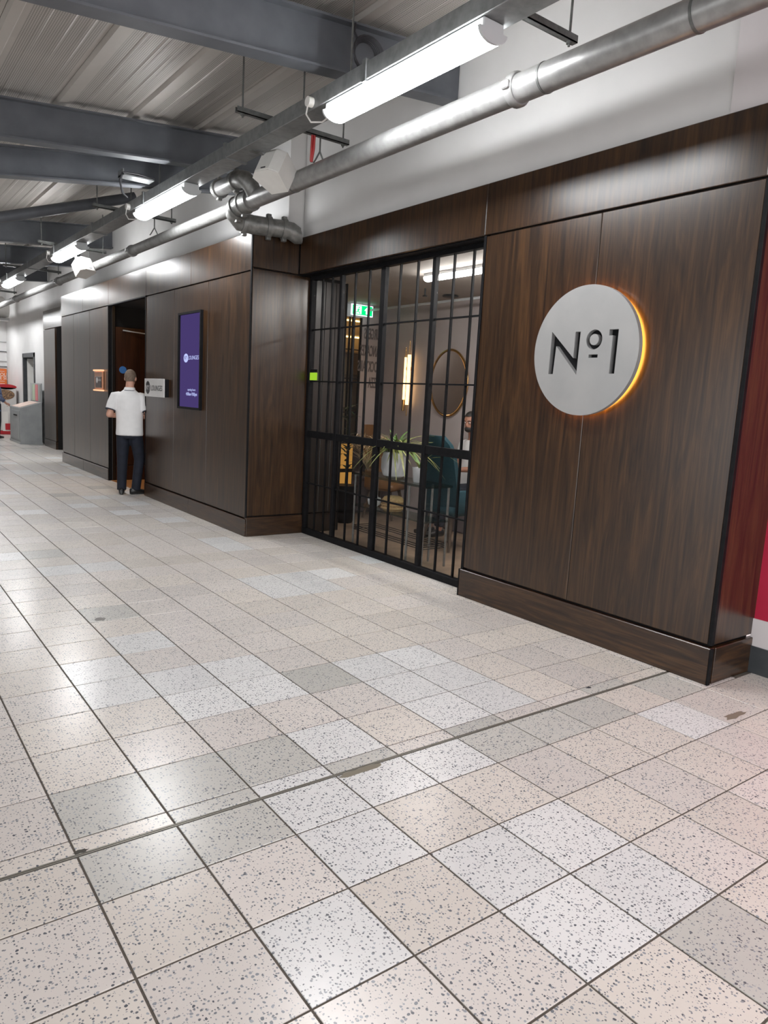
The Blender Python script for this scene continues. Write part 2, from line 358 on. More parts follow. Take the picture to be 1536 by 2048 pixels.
def tilemesh(h, mt):
    key = (round(h, 3), mt.name)
    if key not in protos:
        b = B(); x0, x1, y0, y1 = -.5+GAP, .5-GAP, -h/2+GAP, h/2-GAP; e = 0.004
        lo = [b.bm.verts.new((x, y, -0.014)) for x, y in ((x0, y0), (x1, y0), (x1, y1), (x0, y1))]
        mi = [b.bm.verts.new((x, y, -0.004)) for x, y in ((x0, y0), (x1, y0), (x1, y1), (x0, y1))]
        hi = [b.bm.verts.new((x, y, 0)) for x, y in ((x0+e, y0+e), (x1-e, y0+e), (x1-e, y1-e), (x0+e, y1-e))]
        b.bm.faces.new(hi)
        for a, c in ((lo, mi), (mi, hi)):
            for i in range(4): b.bm.faces.new((a[i], a[(i+1) % 4], c[(i+1) % 4], c[i]))
        me = finish(b.bm, 'tile', T, Vector((0, 0, 0)), 0); me.materials.append(mt); protos[key] = me
    return protos[key]
cands = []
for r in range(-6, 84):
    y0, y1 = rowspan(r)
    for i in range(-30, 9):
        cx, cy = i+.5, (y0+y1)/2
        d = Vector((cx+4.6212, cy+3.0724, -4.5741)); z = d.dot(fwd)
        if z < 1.0: vis = False
        else:
            u = 768+1446.55*d.dot(right)/z; v = 1024-1446.55*d.dot(up)/z
            vis = -150 < u < 1690 and 700 < v < 2300
        if cx > 5.5 and 17.9 < cy < 42: continue
        if cx > 7.3 and 3.3 < cy < 18 and i >= 8: continue
        cands.append((0 if vis else 1, d.length, i, r, cx, cy, y1-y0))
cands.sort(key=lambda c: (c[0], c[1]))
def tilemat(i, r):
    if (i, r) in WH: return WHITE
    if (i, r) in GR: return GREY
    q = random.Random(i*977+r*131).random()
    if r > 14 and q < 0.09: return WHITE
    if q > 0.97: return GREY
    return PINK if q > 0.5 else BEIGE
rest = {}
for n, (vz, dist, i, r, cx, cy, h) in enumerate(cands):
    mt = tilemat(i, r)[0 if dist < 12 else 1 if dist < 19 else 2]
    if n < 300:
        o = bpy.data.objects.new('tile', tilemesh(h, mt)); COL.objects.link(o); o.parent = flo
        rr = random.Random(i*31+r*7)
        o.location = Vector((cx, cy, 0))*T; o.rotation_euler = (rr.uniform(-1, 1)*0.0006, rr.uniform(-1, 1)*0.0006, 0)
    elif cy < 88:
        rest.setdefault(mt.name, (mt, []))[1].append((cx, cy, h))
for nm, (mt, L) in rest.items():
    b = B()
    for cx, cy, h in L:
        e = 0.004; x0, x1, y0, y1 = cx-.5+GAP, cx+.5-GAP, cy-h/2+GAP, cy+h/2-GAP
        lo = [b.bm.verts.new((x, y, -0.014)) for x, y in ((x0, y0), (x1, y0), (x1, y1), (x0, y1))]
        hi = [b.bm.verts.new((x, y, 0)) for x, y in ((x0+e, y0+e), (x1-e, y0+e), (x1-e, y1-e), (x0+e, y1-e))]
        b.bm.faces.new(hi)
        for k in range(4): b.bm.faces.new((lo[k], lo[(k+1) % 4], hi[(k+1) % 4], hi[k]))
    mk('far_tiles', b, mt, flo, kind='stuff')
# expansion joint: metal-edged strip across the floor
b = B(); b.box(-30, 7.1, JO+0.004, JO+0.014, -0.02, 0.001); b.box(-30, 7.1, JO+0.032, JO+0.042, -0.02, 0.001)
mk('joint_edging', b, mat('joint_metal', (0.30, 0.29, 0.26), 0.35, 0.6), flo)
b = B(); b.box(-30, 7.1, JO+0.014, JO+0.032, -0.02, -0.004); mk('joint_filler', b, mat('joint_rubber', (0.12, 0.105, 0.08), 0.8), flo)
for (cx, cy, sx, sy, mt) in ((0.35, 3.74, 0.34, 0.06, (0.20, 0.175, 0.13)), (-2.95, 3.86, 0.07, 0.035, (0.05, 0.045, 0.035)), (6.35, 2.15, 0.30, 0.07, (0.22, 0.18, 0.14)), (-0.75, 11.25, 0.12, 0.12, (0.20, 0.19, 0.18)), (5.2, 4.05, 0.06, 0.03, (0.02, 0.02, 0.03))):
    b = B(); n = 14; rr = random.Random(int(cx*100)); pts = []
    for k in range(n):
        a = 2*math.pi*k/n; q = rr.uniform(0.6, 1.15); pts.append((cx+sx*q*math.cos(a), cy+sy*q*math.sin(a), 0.0005))
    b.poly(pts, (0, 0, 0.002)); mk('floor_stain', b, mat('floor_stain', mt, 0.6), flo)

# ================================================================== CEILING (perforated deck running along the hall, rising to the lounge wall)
def roof(x): return 12.12+0.088*(x-2.2)
cei = thing('ceiling', 'perforated trapezoidal metal roof deck', None, (0, 0, 12), kind='structure')
prof = [(-0.16, 0.0), (-0.10, 0.09), (0.10, 0.09), (0.16, 0.0), (0.52, 0.0), (0.56, 0.014), (0.64, 0.014), (0.68, 0.0), (0.97, 0.0), (1.01, 0.014), (1.09, 0.014), (1.13, 0.0), (1.36, 0.0), (1.40, 0.014), (1.48, 0.014), (1.52, 0.0), (1.83, 0.0)]
dpm = None
for k in range(-13, 4):
    xb = 0.49+2.0*k; b = B(); pts = []
    for dx, dz in prof: pts.append((xb+dx, roof(xb+dx)-dz+0.15))
    lo = [(x, y) for x, y in pts]
    n = len(lo)
    A = [b.bm.verts.new((x, -10, z)) for x, z in lo]; Bv = [b.bm.verts.new((x, 88, z)) for x, z in lo]
    A2 = [b.bm.verts.new((x, -10, z+0.03)) for x, z in lo]; B2 = [b.bm.verts.new((x, 88, z+0.03)) for x, z in lo]
    for i in range(n-1):
        b.bm.faces.new((A[i], A[i+1], Bv[i+1], Bv[i])); b.bm.faces.new((A2[i], B2[i], B2[i+1], A2[i+1]))
    mk('deck_sheet', b, DECK, cei)
b = B(); b.poly([(-27, -10, roof(-27)+.2), (8.9, -10, roof(8.9)+.2), (8.9, -10, roof(8.9)+.5), (-27, -10, roof(-27)+.5)], (0, 98, 0)); mk('deck_backing', b, VOID, cei)

# ================================================================== WALLS
b = B(); b.box(7.3, 8.72, 3.2, 17.86, 9.49, 13.1); w1 = mk('wall_right', b, PLASTER, kind='structure', label='white plaster wall above the dark wood shopfront')
b = B(); b.box(6.76, 8.72, 17.9, 42.3, 9.44, 13.0); mk('wall_upper_left', b, PLASTER, kind='structure', label='white wall above the projecting wood entrance box')
b = B(); b.box(8.6, 9.0, -12, 3.11, 1.0, 13.1); rw = mk('wall_right_red', b, RED, kind='structure', label='crimson painted wall beyond the dark wood corner')
b = B(); b.box(8.56, 9.0, -12, 3.11, 0.5, 1.0); mk('trim_1', b, PLASTER2, kind='structure', label='white dado band under the crimson wall')
b = B(); b.box(8.53, 9.0, -12, 3.11, 0.0, 0.5); mk('baseboard_right', b, SKIRT, kind='structure', label='dark grey skirting under the white band')
b = B(); b.box(7.26, 8.72, 2.9, 3.95, 9.49, 13.1); mk('wall_upper_right', b, PLASTER2, kind='structure', label='slightly pinkish wall return above the wood corner')

# ---- right wood-clad pier with the big round sign
F = 7.19
pier = thing('wall_pier', 'dark walnut clad pier carrying the big round sign', None, (7.19, 6.3, 0), kind='structure')
def pan(root, name, x0, x1, y0, y1, z0, z1, m, bev=0.012):
    b = B(); b.box(x0, x1, y0, y1, z0, z1, bev); return mk(name, b, m, root)
for y0, y1 in ((3.16, 6.262), (6.272, 9.40)):
    pan(pier, 'wall_panel', F, F+.1, y0, y1, 0.70, 8.345, WOOD)
pan(pier, 'header_panel', F, F+.1, 3.16, 9.465, 8.385, 9.49, WOOD)
pan(pier, 'plinth_board', F-.05, F+.1, 3.08, 9.47, 0, 0.655, WOODH)
pan(pier, 'plinth_board', F+.1, 8.74, 3.06, 3.16, 0, 0.655, WOODH)
pan(pier, 'side_panel', F+.08, 8.70, 3.10, 3.2, 0.70, 8.345, WOOD)
pan(pier, 'side_panel', F+.08, 8.70, 3.10, 3.2, 8.385, 9.49, WOOD)
b = B(); b.box(F-.012, F+.08, 3.085, 3.16, 0.70, 8.345, 0.006); mk('corner_trim', b, BLACK, pier)
b = B(); b.box(F-.058, F+.03, 3.05, 3.085, 0, 0.655, 0.006); mk('corner_trim', b, BLACK, pier)
b = B(); b.box(F-.02, F+.6, 9.40, 9.47, 0.66, 8.36, 0.006); b.box(F-.055, F+.6, 9.47, 9.50, 0, .66); mk('edge_trim', b, BLACK, pier)
pan(pier, 'light_block_core', F+.1, 8.6, 3.2, 9.39, 0, 9.48, VOID, 0)  # dark filler behind the panels, added to block light
# header over glass
hdr = thing('wall_header', 'walnut header board over the black glazed screen', None, (7.2, 13.7, 8.4), kind='structure')
pan(hdr, 'header_panel', F, F+.1, 9.475, 17.85, 8.385, 9.49, WOOD)
pan(hdr, 'light_block_core', F+.1, 8.6, 9.475, 17.85, 8.46, 9.48, VOID, 0)
b = B(); b.box(F+.1, 7.9, 9.475, 17.85, 8.36, 8.46); mk('soffit_trim', b, BLACK, hdr)

# ---- left projecting wood box (entrance)
E_ = 5.56
ent = thing('wall_entrance', 'projecting dark walnut clad box with the lounge doorway', None, (5.5, 30, 0), kind='structure')
for y0, y1 in ((17.98, 21.2), (21.21, 24.41), (24.42, 27.66), (33.06, 36.3), (36.31, 39.53), (39.54, 42.3)):
    pan(ent, 'wall_panel', E_, E_+.1, y0, y1, 0.60, 8.265, WOOD)
for y0, y1 in ((17.98, 22.8), (22.81, 27.66), (27.67, 32.99), (33.0, 37.6), (37.61, 42.3)):
    pan(ent, 'header_panel', E_, E_+.1, y0, y1, 8.305, 9.43, WOOD)
for y0, y1 in ((17.9, 22.7), (22.71, 27.69), (33.03, 37.6), (37.61, 42.3)):
    pan(ent, 'plinth_board', E_-.04, E_+.1, y0, y1, 0, 0.56, WOODH)
pan(ent, 'side_panel', E_+.03, 7.62, 17.90, 18.0, 0.66, 8.345, WOODD if False else WOOD)
pan(ent, 'side_panel', E_+.03, 7.18, 17.90, 18.0, 8.385, 9.47, WOOD)
pan(ent, 'plinth_board', E_, 7.62, 17.86, 18.0, 0, 0.62, WOODH)
b = B(); b.box(E_-.01, E_+.03, 17.895, 17.98, 0.6, 9.43, 0.005); mk('corner_trim', b, BLACK, ent)
b = B(); b.box(E_-.012, E_+.15, 27.66, 27.72, 0, 8.3); b.box(E_-.012, E_+.15, 33.0, 33.06, 0, 8.3); b.box(E_-.012, E_+.15, 27.66, 33.06, 8.262, 8.303); mk('door_edge_trim', b, BLACK, ent)
pan(ent, 'light_block_core', E_+.1, 9.0, 18.0, 27.60, 0, 9.4, VOID, 0)  # dark filler boxes put inside the entrance walls to block light
pan(ent, 'light_block_core', E_+.1, 9.0, 33.2, 42.2, 0, 9.4, VOID, 0)
pan(ent, 'light_block_core', E_+.1, 9.0, 27.60, 33.2, 8.305, 9.4, VOID, 0)
pan(ent, 'end_panel', E_+.03, 8.7, 42.2, 42.32, 0, 9.43, WOOD)
# doorway recess
dr = thing('door_1', 'open dark wood doorway the man is standing in', None, (6.5, 30, 0), kind='structure')
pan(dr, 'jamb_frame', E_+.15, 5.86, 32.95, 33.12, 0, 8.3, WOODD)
pan(dr, 'door_leaf', 5.88, 8.9, 33.0, 33.12, 0.75, 7.35, REDWOOD)
pan(dr, 'kick_board', 5.88, 8.9, 32.97, 33.12, 0.0, 0.72, REDWOOD)
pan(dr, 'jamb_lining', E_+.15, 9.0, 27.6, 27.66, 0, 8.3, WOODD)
pan(dr, 'back_panel', 8.9, 9.0, 27.66, 33.0, 0, 8.3, REDWOOD)
b = B(); b.box(E_+.1, 8.9, 27.68, 33.0, 0.0, 0.02); mk('threshold_board', b, noisy('amber_oak_floor', (0.26, 0.11, 0.03), (0.34, 0.15, 0.045), 20, 0.45), dr)
b = B(); b.tube([(6.2, 32.9, 7.2), (7.2, 32.6, 7.12), (8.2, 32.9, 7.2)], 0.03, 8); mk('closer_arm', b, BRUSHED, dr, 30)
b = B(); b.loft([((6.22, 32.99, 5.35), (.17, 0, 0), (0, 0, .17)), ((6.22, 32.96, 5.35), (.17, 0, 0), (0, 0, .17))], 24); mk('fire_door_disc', b, BLUE, dr, label='small round blue door sticker')
b = B(); b.tube([(7.3, 30.4, 8.3), (7.3, 30.4, 8.22)], 0.14, 16); mk('downlight', b, emit('warm_downlight', (1.0, 0.55, 0.2), 30), dr, 30)
ld = bpy.data.lights.new('downlight_lamp', 'SPOT'); ld.energy = 22; ld.color = (1.0, 0.58, 0.25); ld.spot_size = 1.5; ld.spot_blend = 0.6; ld.shadow_soft_size = 0.05
lo_ = bpy.data.objects.new('downlight_lamp', ld); COL.objects.link(lo_); lo_.location = Vector((7.3, 30.4, 8.15))*T - rootoff(dr); lo_.parent = dr

# far narrow wood recess panel beyond the box
fp = thing('wall_far_panel', 'narrow walnut clad panel beyond the entrance box', None, (7, 51, 0), kind='structure')
pan(fp, 'wall_panel', 6.98, 7.1, 50.5, 54.0, 0.56, 8.2, WOOD)
pan(fp, 'header_panel', 6.98, 7.1, 46.0, 54.0, 8.24, 9.5, WOOD)
pan(fp, 'plinth_board', 6.95, 7.1, 50.5, 54.0, 0, 0.54, WOODH)
pan(fp, 'recess_lining', 7.5, 7.6, 46.0, 50.5, 0, 8.2, VOID, 0)
pan(fp, 'light_block_core', 7.1, 8.6, 50.5, 54.0, 0, 9.45, VOID, 0)

# ---- far white walls
fw = thing('wall_far_right', 'far white wall with dark framed doorway', None, (7.4, 65, 0), kind='structure')
b = B(); b.box(7.35, 8.9, 42.34, 54.0, 9.5, 13.1); b.box(7.35, 8.9, 54.0, 58.9, 0, 13.1); b.box(7.35, 8.9, 63.5, 71.0, 0, 13.1); b.box(7.35, 8.9, 58.9, 63.5, 6.75, 13.1); b.box(8.3, 8.9, 58.9, 63.5, 0, 6.75)
mk('plaster', b, PLASTER, fw)
d2 = thing('door_2', 'far doorway with dark grey frame and pale door', None, (7.4, 61, 0), kind='structure')
b = B(); b.box(7.28, 8.2, 58.9, 59.15, 0, 6.75); b.box(7.28, 8.3, 63.2, 63.5, 0, 6.75); b.box(7.28, 8.2, 58.9, 63.5, 6.45, 6.78); mk('door_frame', b, SKIRT, d2)
b = B(); b.box(7.56, 8.28, 63.05, 63.17, 1.2, 6.4, .02); mk('door_leaf', b, WHITEPLASTIC, d2)
b = B(); b.tube([(7.9, 63.0, 3.6), (7.9, 63.0, 4.1)], .05, 8); mk('door_handle', b, BLACK, d2, 30)
b = B(); b.box(-26.4, -26, 24, 71, 0, 10.2); mk('wall_left_blocker', b, LWALL, kind='structure', label='unseen grey wall added on the left to dim reflections in the glass')  # out of view; added so the glass and wood reflect a dim surface
b = B(); b.box(-34, 8.9, 71.0, 71.6, 0, 13.1); wf = mk('wall_far', b, PLASTER, kind='structure', label='white end wall of the concourse')
for k, (z, t) in enumerate(((7.05, .05), (6.2, .05), (5.72, .05), (7.9, 0.05))):
    b = B(); b.box(2.0, 7.33, 70.9, 71.0, z, z+t); mk('trim_%d' % (k+2), b, SKIRT if k in (0, 2) else BRUSHED, kind='structure', label='thin horizontal trim line on the end wall')

# ================================================================== GLAZED SCREEN
win = thing('window_1', 'black steel framed glazed screen of the lounge', None, (7.7, 13.7, 0), kind='structure')
GX = 7.7
b = B(); b.box(GX-.09, GX+.09, 9.50, 17.88, 0, 0.19, .01); b.box(GX-.09, GX+.09, 9.50, 17.88, 8.25, 8.37, .01); b.box(GX-.09, GX+.09, 9.50, 9.60, .19, 8.25); b.box(GX-.09, GX+.09, 17.76, 17.88, .19, 8.25)
mk('outer_frame', b, BLACK, win)
bays = [9.60, 11.70, 13.90, 16.08, 17.76]; bays = [9.60, 11.73, 13.93, 16.1, 17.76]
thin = [[10.32, 11.02], [12.45, 13.2], [14.65, 15.38], [16.66, 17.22]]
rows = [0.19, 1.72, 3.24, 3.46, 5.06, 6.70, 8.25]
for k in (1, 2, 3):
    y = bays[k]; wd = 0.10 if k == 2 else 0.065
    b = B(); b.box(GX-.07, GX+.07, y-wd, y+wd, .19, 8.25, .008); mk('mullion', b, BLACK, win)
for k in range(4):
    a = bays[k]+(.08 if k else 0); c = bays[k+1]-(.08 if k < 3 else 0)
    b = B(); b.box(GX-.06, GX+.06, a, c, 3.24, 3.46, .008); mk('mid_rail', b, BLACK, win)
    for z in (1.72, 5.06, 6.70):
        b = B(); b.box(GX-.035, GX+.035, a, c, z-.02, z+.02); mk('glazing_bar', b, BLACK, win)
    for y in thin[k]:
        b = B(); b.box(GX-.03, GX+.03, y-.022, y+.022, .19, 8.25); mk('glazing_bar', b, BLACK, win)
    ed = [a]+thin[k]+[c]
    for q in range(3):
        for z0, z1 in ((.19, 1.70), (1.74, 3.24), (3.46, 5.04), (5.08, 6.68), (6.72, 8.25)):
            b = B(); b.box(GX-.006, GX+.006, ed[q]+.02, ed[q+1]-.02, z0, z1); mk('glass_pane', b, GLASS, win)

# ================================================================== LOUNGE INTERIOR SHELL
b = B(); b.box(7.8, 14.2, 4.0, 34, -.4, -.004); lf = mk('floor', b, LFLOOR, kind='structure', label='brown wood plank floor inside the lounge')
b = B(); b.box(7.9, 14.3, 4.0, 33, 8.42, 8.6); mk('ceiling', b, LCEIL, kind='structure', label='taupe ceiling inside the lounge')
b = B(); b.box(14.0, 14.3, 4.0, 33, 0, 8.42); mk('wall_back', b, LWALL, kind='structure', label='mauve grey back wall of the lounge')
b = B(); b.box(8.7, 14.0, 4.0, 4.2, 0, 8.42); mk('wall_lounge_right', b, LWALL, kind='structure', label='mauve grey wall closing the lounge')
b = B(); b.box(12.95, 14.0, 22.6, 22.8, 0, 8.42); b.box(9.1, 12.95, 22.6, 22.8, 7.92, 8.42); lw = mk('wall_lounge_end', b, LWALL, kind='structure', label='lounge end wall with dark lettering')
b = B(); b.box(9.02, 14.0, 27.0, 27.1, 0, 8.42); mk('wall_lounge_rear', b, SHELFBACK, kind='structure', label='warm lit wall seen through the opening')
part = thing('wall_partition', 'dark panelled wall behind the left end of the screen', None, (8.4, 17.95, 0), kind='structure')
for x0, x1 in ((7.82, 8.22), (8.23, 8.63), (8.64, 9.02)):
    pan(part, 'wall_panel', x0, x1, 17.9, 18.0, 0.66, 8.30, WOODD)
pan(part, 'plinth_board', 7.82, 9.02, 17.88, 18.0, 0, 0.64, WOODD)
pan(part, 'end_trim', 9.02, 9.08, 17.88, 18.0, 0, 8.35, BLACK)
b = B(); b.box(9.005, 9.07, 18.02, 27.0, 0, 8.42); mk('wall_lounge_left', b, LWALL, kind='structure', label='mauve grey side wall added behind the dark partition for the mirror to reflect')  # light surface added so the mirror does not reflect black
tx = thing('food_lettering', 'mirror image food words in dark letters on lounge end wall', 'lettering', (13.4, 22.58, 5))
for s, z in (('BURGERS', 7.29), ('PANCAKES', 6.59), ('COCKTAILS', 5.94), ('PIZZA', 5.27)):
    # seen reversed, as in the photograph: the words run from the back wall towards the opening
    text('word', s, 0.62, frame((13.98, 22.585, z), (-1, 0, 0), (0, 0, 1)), MUTEDINK, tx, 0.006, 'LEFT', 0.36, 0.012)
# lounge ceiling lamps
def lounge_lamp(x, y, l, lab, strength):
    t = thing('lounge_lamp', lab, 'ceiling lamp', (x, y, 8.2), group='lounge ceiling lamps')
    b = B(); b.box(x-.14, x+.14, y, y+l, 8.30, 8.42, .02); mk('lamp_body', b, LAMPBODY, t)
    b = B(); b.loft([((x, y+.02, 8.29), (.15, 0, 0), (0, 0, .1)), ((x, y+l-.02, 8.29), (.15, 0, 0), (0, 0, .1))], 14); mk('diffuser', b, emit('lounge_diffuser', (1, .97, .93), strength), t, 30)
    return t
lounge_lamp(9.75, 8.6, 6.0, 'white tube lamp on the lounge ceiling above the glazed screen', 42)
lounge_lamp(12.0, 4.6, 4.6, 'unseen white tube lamp added behind the wood pier to brighten the lounge', 48)  # hidden from view, added only to brighten the lounge
lounge_lamp(10.2, 24.6, 2.0, 'white tube lamp on the lounge ceiling past the end wall', 22)
# thin ceiling pipe run and sprinkler
b = B(); b.tube([(12.9, 5, 8.2), (12.9, 22.5, 8.2)], .05, 8); tag(mk('conduit', b, LAMPBODY, smooth=30), 'thin pale pipe along the lounge ceiling', 'pipe')
b = B(); b.lathe((13.0, 17.2, 8.36), [(.28, 0), (.30, .03), (.26, .06)], 20); tag(mk('ceiling_speaker', b, SKIRT, smooth=30), 'round dark grille in the lounge ceiling above the mirror', 'speaker')
b = B(); b.tube([(11.5, 16.8, 8.42), (11.5, 16.8, 8.2)], .03, 8); b.lathe((11.5, 16.8, 8.15), [(.07, 0), (.09, .03), (.03, .06)], 12); tag(mk('sprinkler', b, SKIRT, smooth=30), 'small dark sprinkler head on the lounge ceiling', 'sprinkler')

# ================================================================== BEAMS
def xline(x0, x1, z0): return lambda x: z0+0.088*(x-x0)
def ibeam(y, zb_at7, depth, x0, x1, lab, slope=0.088, fl=0.42):
    # bottom face height at X=7.16 is zb_at7
    t = thing('steel_beam', lab, 'beam', (x1, y, zb_at7), group='roof beams')
    def bz(x): return zb_at7+slope*(x-7.16)
    th = 0.045
    for nm, (dy0, dy1, z0, z1) in (('bottom_flange', (-fl/2, fl/2, 0, th)), ('web', (-.03, .03, th, depth-th)), ('top_flange', (-fl/2, fl/2, depth-th, depth))):
        b = B(); b.poly([(x0, y+dy0, bz(x0)+z0), (x1, y+dy0, bz(x1)+z0), (x1, y+dy0, bz(x1)+z1), (x0, y+dy0, bz(x0)+z1)], (0, dy1-dy0, 0)); mk(nm, b, STEEL, t)
    return t
ibeam(10.85, 11.50, 1.02, -27, 7.28, 'long dark grey steel I-beam nearest the camera, across the top')
ibeam(19.3, 11.52, 1.0, -27, 7.0, 'dark grey steel I-beam, second across the roof, behind the pipe elbows', 0.09)
ibeam(21.5, 11.42, 0.85, -27, 6.7, 'dark steel beam tucked close behind the second beam', 0.135)
ibeam(36.5, 11.52, 1.05, -27, 6.74, 'dark steel beam ending by the white wall past the second lamp', 0.10)
ibeam(45.0, 11.55, 1.0, -27, 7.3, 'far dark steel beam over the third lamp')
ibeam(54.0, 11.55, 1.0, -27, 7.3, 'farthest dark steel beam over the kiosk')
ibeam(2.3, 11.5, 1.0, -27, 7.28, 'unseen dark grey steel I-beam overhead, added for its effect on the light', 0.088)  # not visible; added for its effect on the roof light
b = B(); b.tube([(-8, 28, 7.6+1.4), (0.3, 28, 10.46), (4.8, 28, 12.0), (5.2, 28, 12.14)], 0.2, 16); tag(mk('brace_tube', b, STEEL, smooth=30), 'round grey steel brace slanting up to the deck beyond the second beam', 'brace')

# ================================================================== TRUNKING, STRUTS, RODS
trunk = thing('cable_trunking', 'long galvanised cable trunking carrying the tube lamps', 'trunking', (3.68, 20, 10.5))
edges = [-8, 2.6, 9.0, 15.2, 21.5, 27.6, 34, 40, 46, 52, 60, 68]
for a, c in zip(edges, edges[1:]):
    b = B(); b.box(3.42, 3.98, a+.01, c-.01, 10.42, 10.74, .012); mk('trunking_length', b, GALV, trunk)
    b = B(); b.box(3.39, 4.01, c-.06, c+.06, 10.39, 10.78); mk('joint_collar', b, GALV, trunk)
struts = [(0.0, 'nearest'), (6.05, ''), (13.1, ''), (24.9, ''), (34.0, ''), (43, ''), (56.5, '')]
slab = {6.05: 'zinc strut bar crossing above the nearest lit lamp', 13.1: 'zinc strut bar crossing beside the white wedge speaker', 24.9: 'zinc strut bar crossing above the second lamp', 34.0: 'zinc strut bar crossing above the third lamp', 43: 'small far strut bar crossing by the fourth lamp', 56.5: 'farthest strut bar near the end wall'}
for y, _ in struts[1:]:
    t = thing('strut_bar', slab[y], 'bracket', (4.2, y, 10.9), group='struts over the trunking')
    b = B(); b.box(2.75, 5.75, y-.06, y+.06, 10.78, 10.80); b.box(2.75, 5.75, y-.06, y-.045, 10.78, 10.90); b.box(2.75, 5.75, y+.045, y+.06, 10.78, 10.90); mk('channel', b, STRUT, t)
    for x in (2.9, 5.6):
        b = B(); b.tube([(x, y, 10.7), (x, y, roof(x)+.1)], .022, 6); b.tube([(x, y, 10.74), (x, y, 10.78)], .05, 6); mk('threaded_rod', b, STRUT, t)
rodlab = {9.6: 'thin hanger rod holding the trunking at the nearest lamp', 11.4: 'thin hanger rod by the white socket of the nearest lamp', 23.0: 'thin hanger rod by the socket of the second lamp', 20.2: 'thin hanger rod at the near end of the second lamp'}
for y, lb in rodlab.items():
    b = B(); b.tube([(3.5, y, 10.74), (3.5, y, roof(3.5)+.1)], .022, 6); tag(mk('hanger_rod', b, STRUT), lb, 'rod')

# ================================================================== LAMPS
def lamp(y0, y1, lab, x=3.66):
    zt = 10.42
    t = thing('tube_lamp', lab, 'lamp', (x, (y0+y1)/2, 10.2), group='tube lamps under the trunking')
    b = B(); b.box(x-.22, x+.22, y0, y1, 10.25, zt-.005, .02); mk('lamp_body', b, LAMPBODY, t)
    b = B(); n = 12; pts = [(x+.28*math.cos(math.pi*k/n), 10.26-.17*math.sin(math.pi*k/n)) for k in range(n+1)]
    A = [b.bm.verts.new((px, y0+.05, pz)) for px, pz in pts]; C = [b.bm.verts.new((px, y1-.05, pz)) for px, pz in pts]
    for k in range(n): b.bm.faces.new((A[k], A[k+1], C[k+1], C[k]))
    b.bm.faces.new(A); b.bm.faces.new(C[::-1]); b.bm.faces.new((A[0], C[0], C[-1], A[-1]))
    mk('diffuser', b, DIFF, t, 50)
    for ya in (y0, y1-.05):
        b = B(); b.poly([(px*1.0, ya, pz-.0) for px, pz in [(x+.295*math.cos(math.pi*k/n), 10.27-.185*math.sin(math.pi*k/n)) for k in range(n+1)]], (0, .05, 0)); mk('end_cap', b, LAMPBODY, t, 40)
    b = B(); b.tube([(x-.36, y1+.5, 10.55), (x-.24, y1+.5, 10.55)], .1, 14); sk = mk('socket', b, WHITEPLASTIC, t, 40)
    b = B(); b.tube([(x-.34, y1+.5, 10.48), (x-.36, y1+.52, 10.3), (x-.30, y1+.42, 10.14), (x-.16, y1+.2, 10.12), (x-.06, y1-.0, 10.24)], .018, 6); mk('flex', b, WHITECABLE, sk, 40)
    return t
lamp(5.85, 10.4, 'bright tube lamp nearest the camera, over the wood header')
lamp(18.0, 22.4, 'second bright tube lamp, left of the pipe elbows')
lamp(30.0, 34.4, 'third small bright tube lamp with a speaker just behind')
lamp(43.2, 47.6, 'fourth, smallest bright tube lamp near the end wall')
lamp(-6.0, -1.5, 'tube lamp overhead behind the camera')
lamp(55.6, 60.0, 'tube lamp continuing the row out of view, added to brighten the far wall')  # outside the frame, put in to brighten the far wall
lamp(64.5, 69.0, 'last tube lamp of the row, added out of view to brighten the far wall')  # also outside the frame, extra light for the far end

# ================================================================== PIPE RUN
PX, PZ, PR = 4.95, 9.98, 0.235
pipe = thing('service_pipe', 'long galvanised pipe running along above the wood panels', 'pipe', (PX, 20, PZ))
pe = [-8, 3.2, 6.55, 14.3, 16.8]
for a, c in zip(pe, pe[1:]):
    b = B(); b.tube([(PX, a, PZ), (PX, c, PZ)], PR, 24); mk('pipe_length', b, PIPE, pipe, 40)
for a, c in ((17.5, 27.5), (27.5, 40), (40, 52), (52, 70)):
    b = B(); b.tube([(PX, a, PZ-.02), (PX, c, PZ-.02)], PR*.8, 20); mk('pipe_length', b, DULL, pipe, 40)
def clamp(y, z, r, x=PX, big=True):
    b = B(); b.tube([(x, y-.09, z), (x, y-.05, z), (x, y+.05, z), (x, y+.09, z)], [r*1.1, r*1.22, r*1.22, r*1.1], 24)
    for s in (-1, 1):
        b.box(x-.05, x+.05, y-.08, y+.08, z+s*r*1.1-.04, z+s*r*1.1+.12*s+.04 if s > 0 else z+s*r*1.1+.04) if False else b.box(x+s*r*1.12-.07, x+s*r*1.12+.07, y-.08, y+.08, z-.07, z+.07, .02)
    mk('coupling', b, CAST if not big else PIPE, pipe, 35)
clamp(6.55, PZ, PR); clamp(27.5, PZ-.02, PR*.8); clamp(40, PZ-.02, PR*.8); clamp(52, PZ-.02, PR*.8)
for y in (3.2, 5.9, 14.3, 2.0):
    b = B(); b.tube([(PX, y-.02, PZ), (PX, y+.02, PZ)], PR*1.045, 24); mk('pipe_band', b, STRUT, pipe, 40)
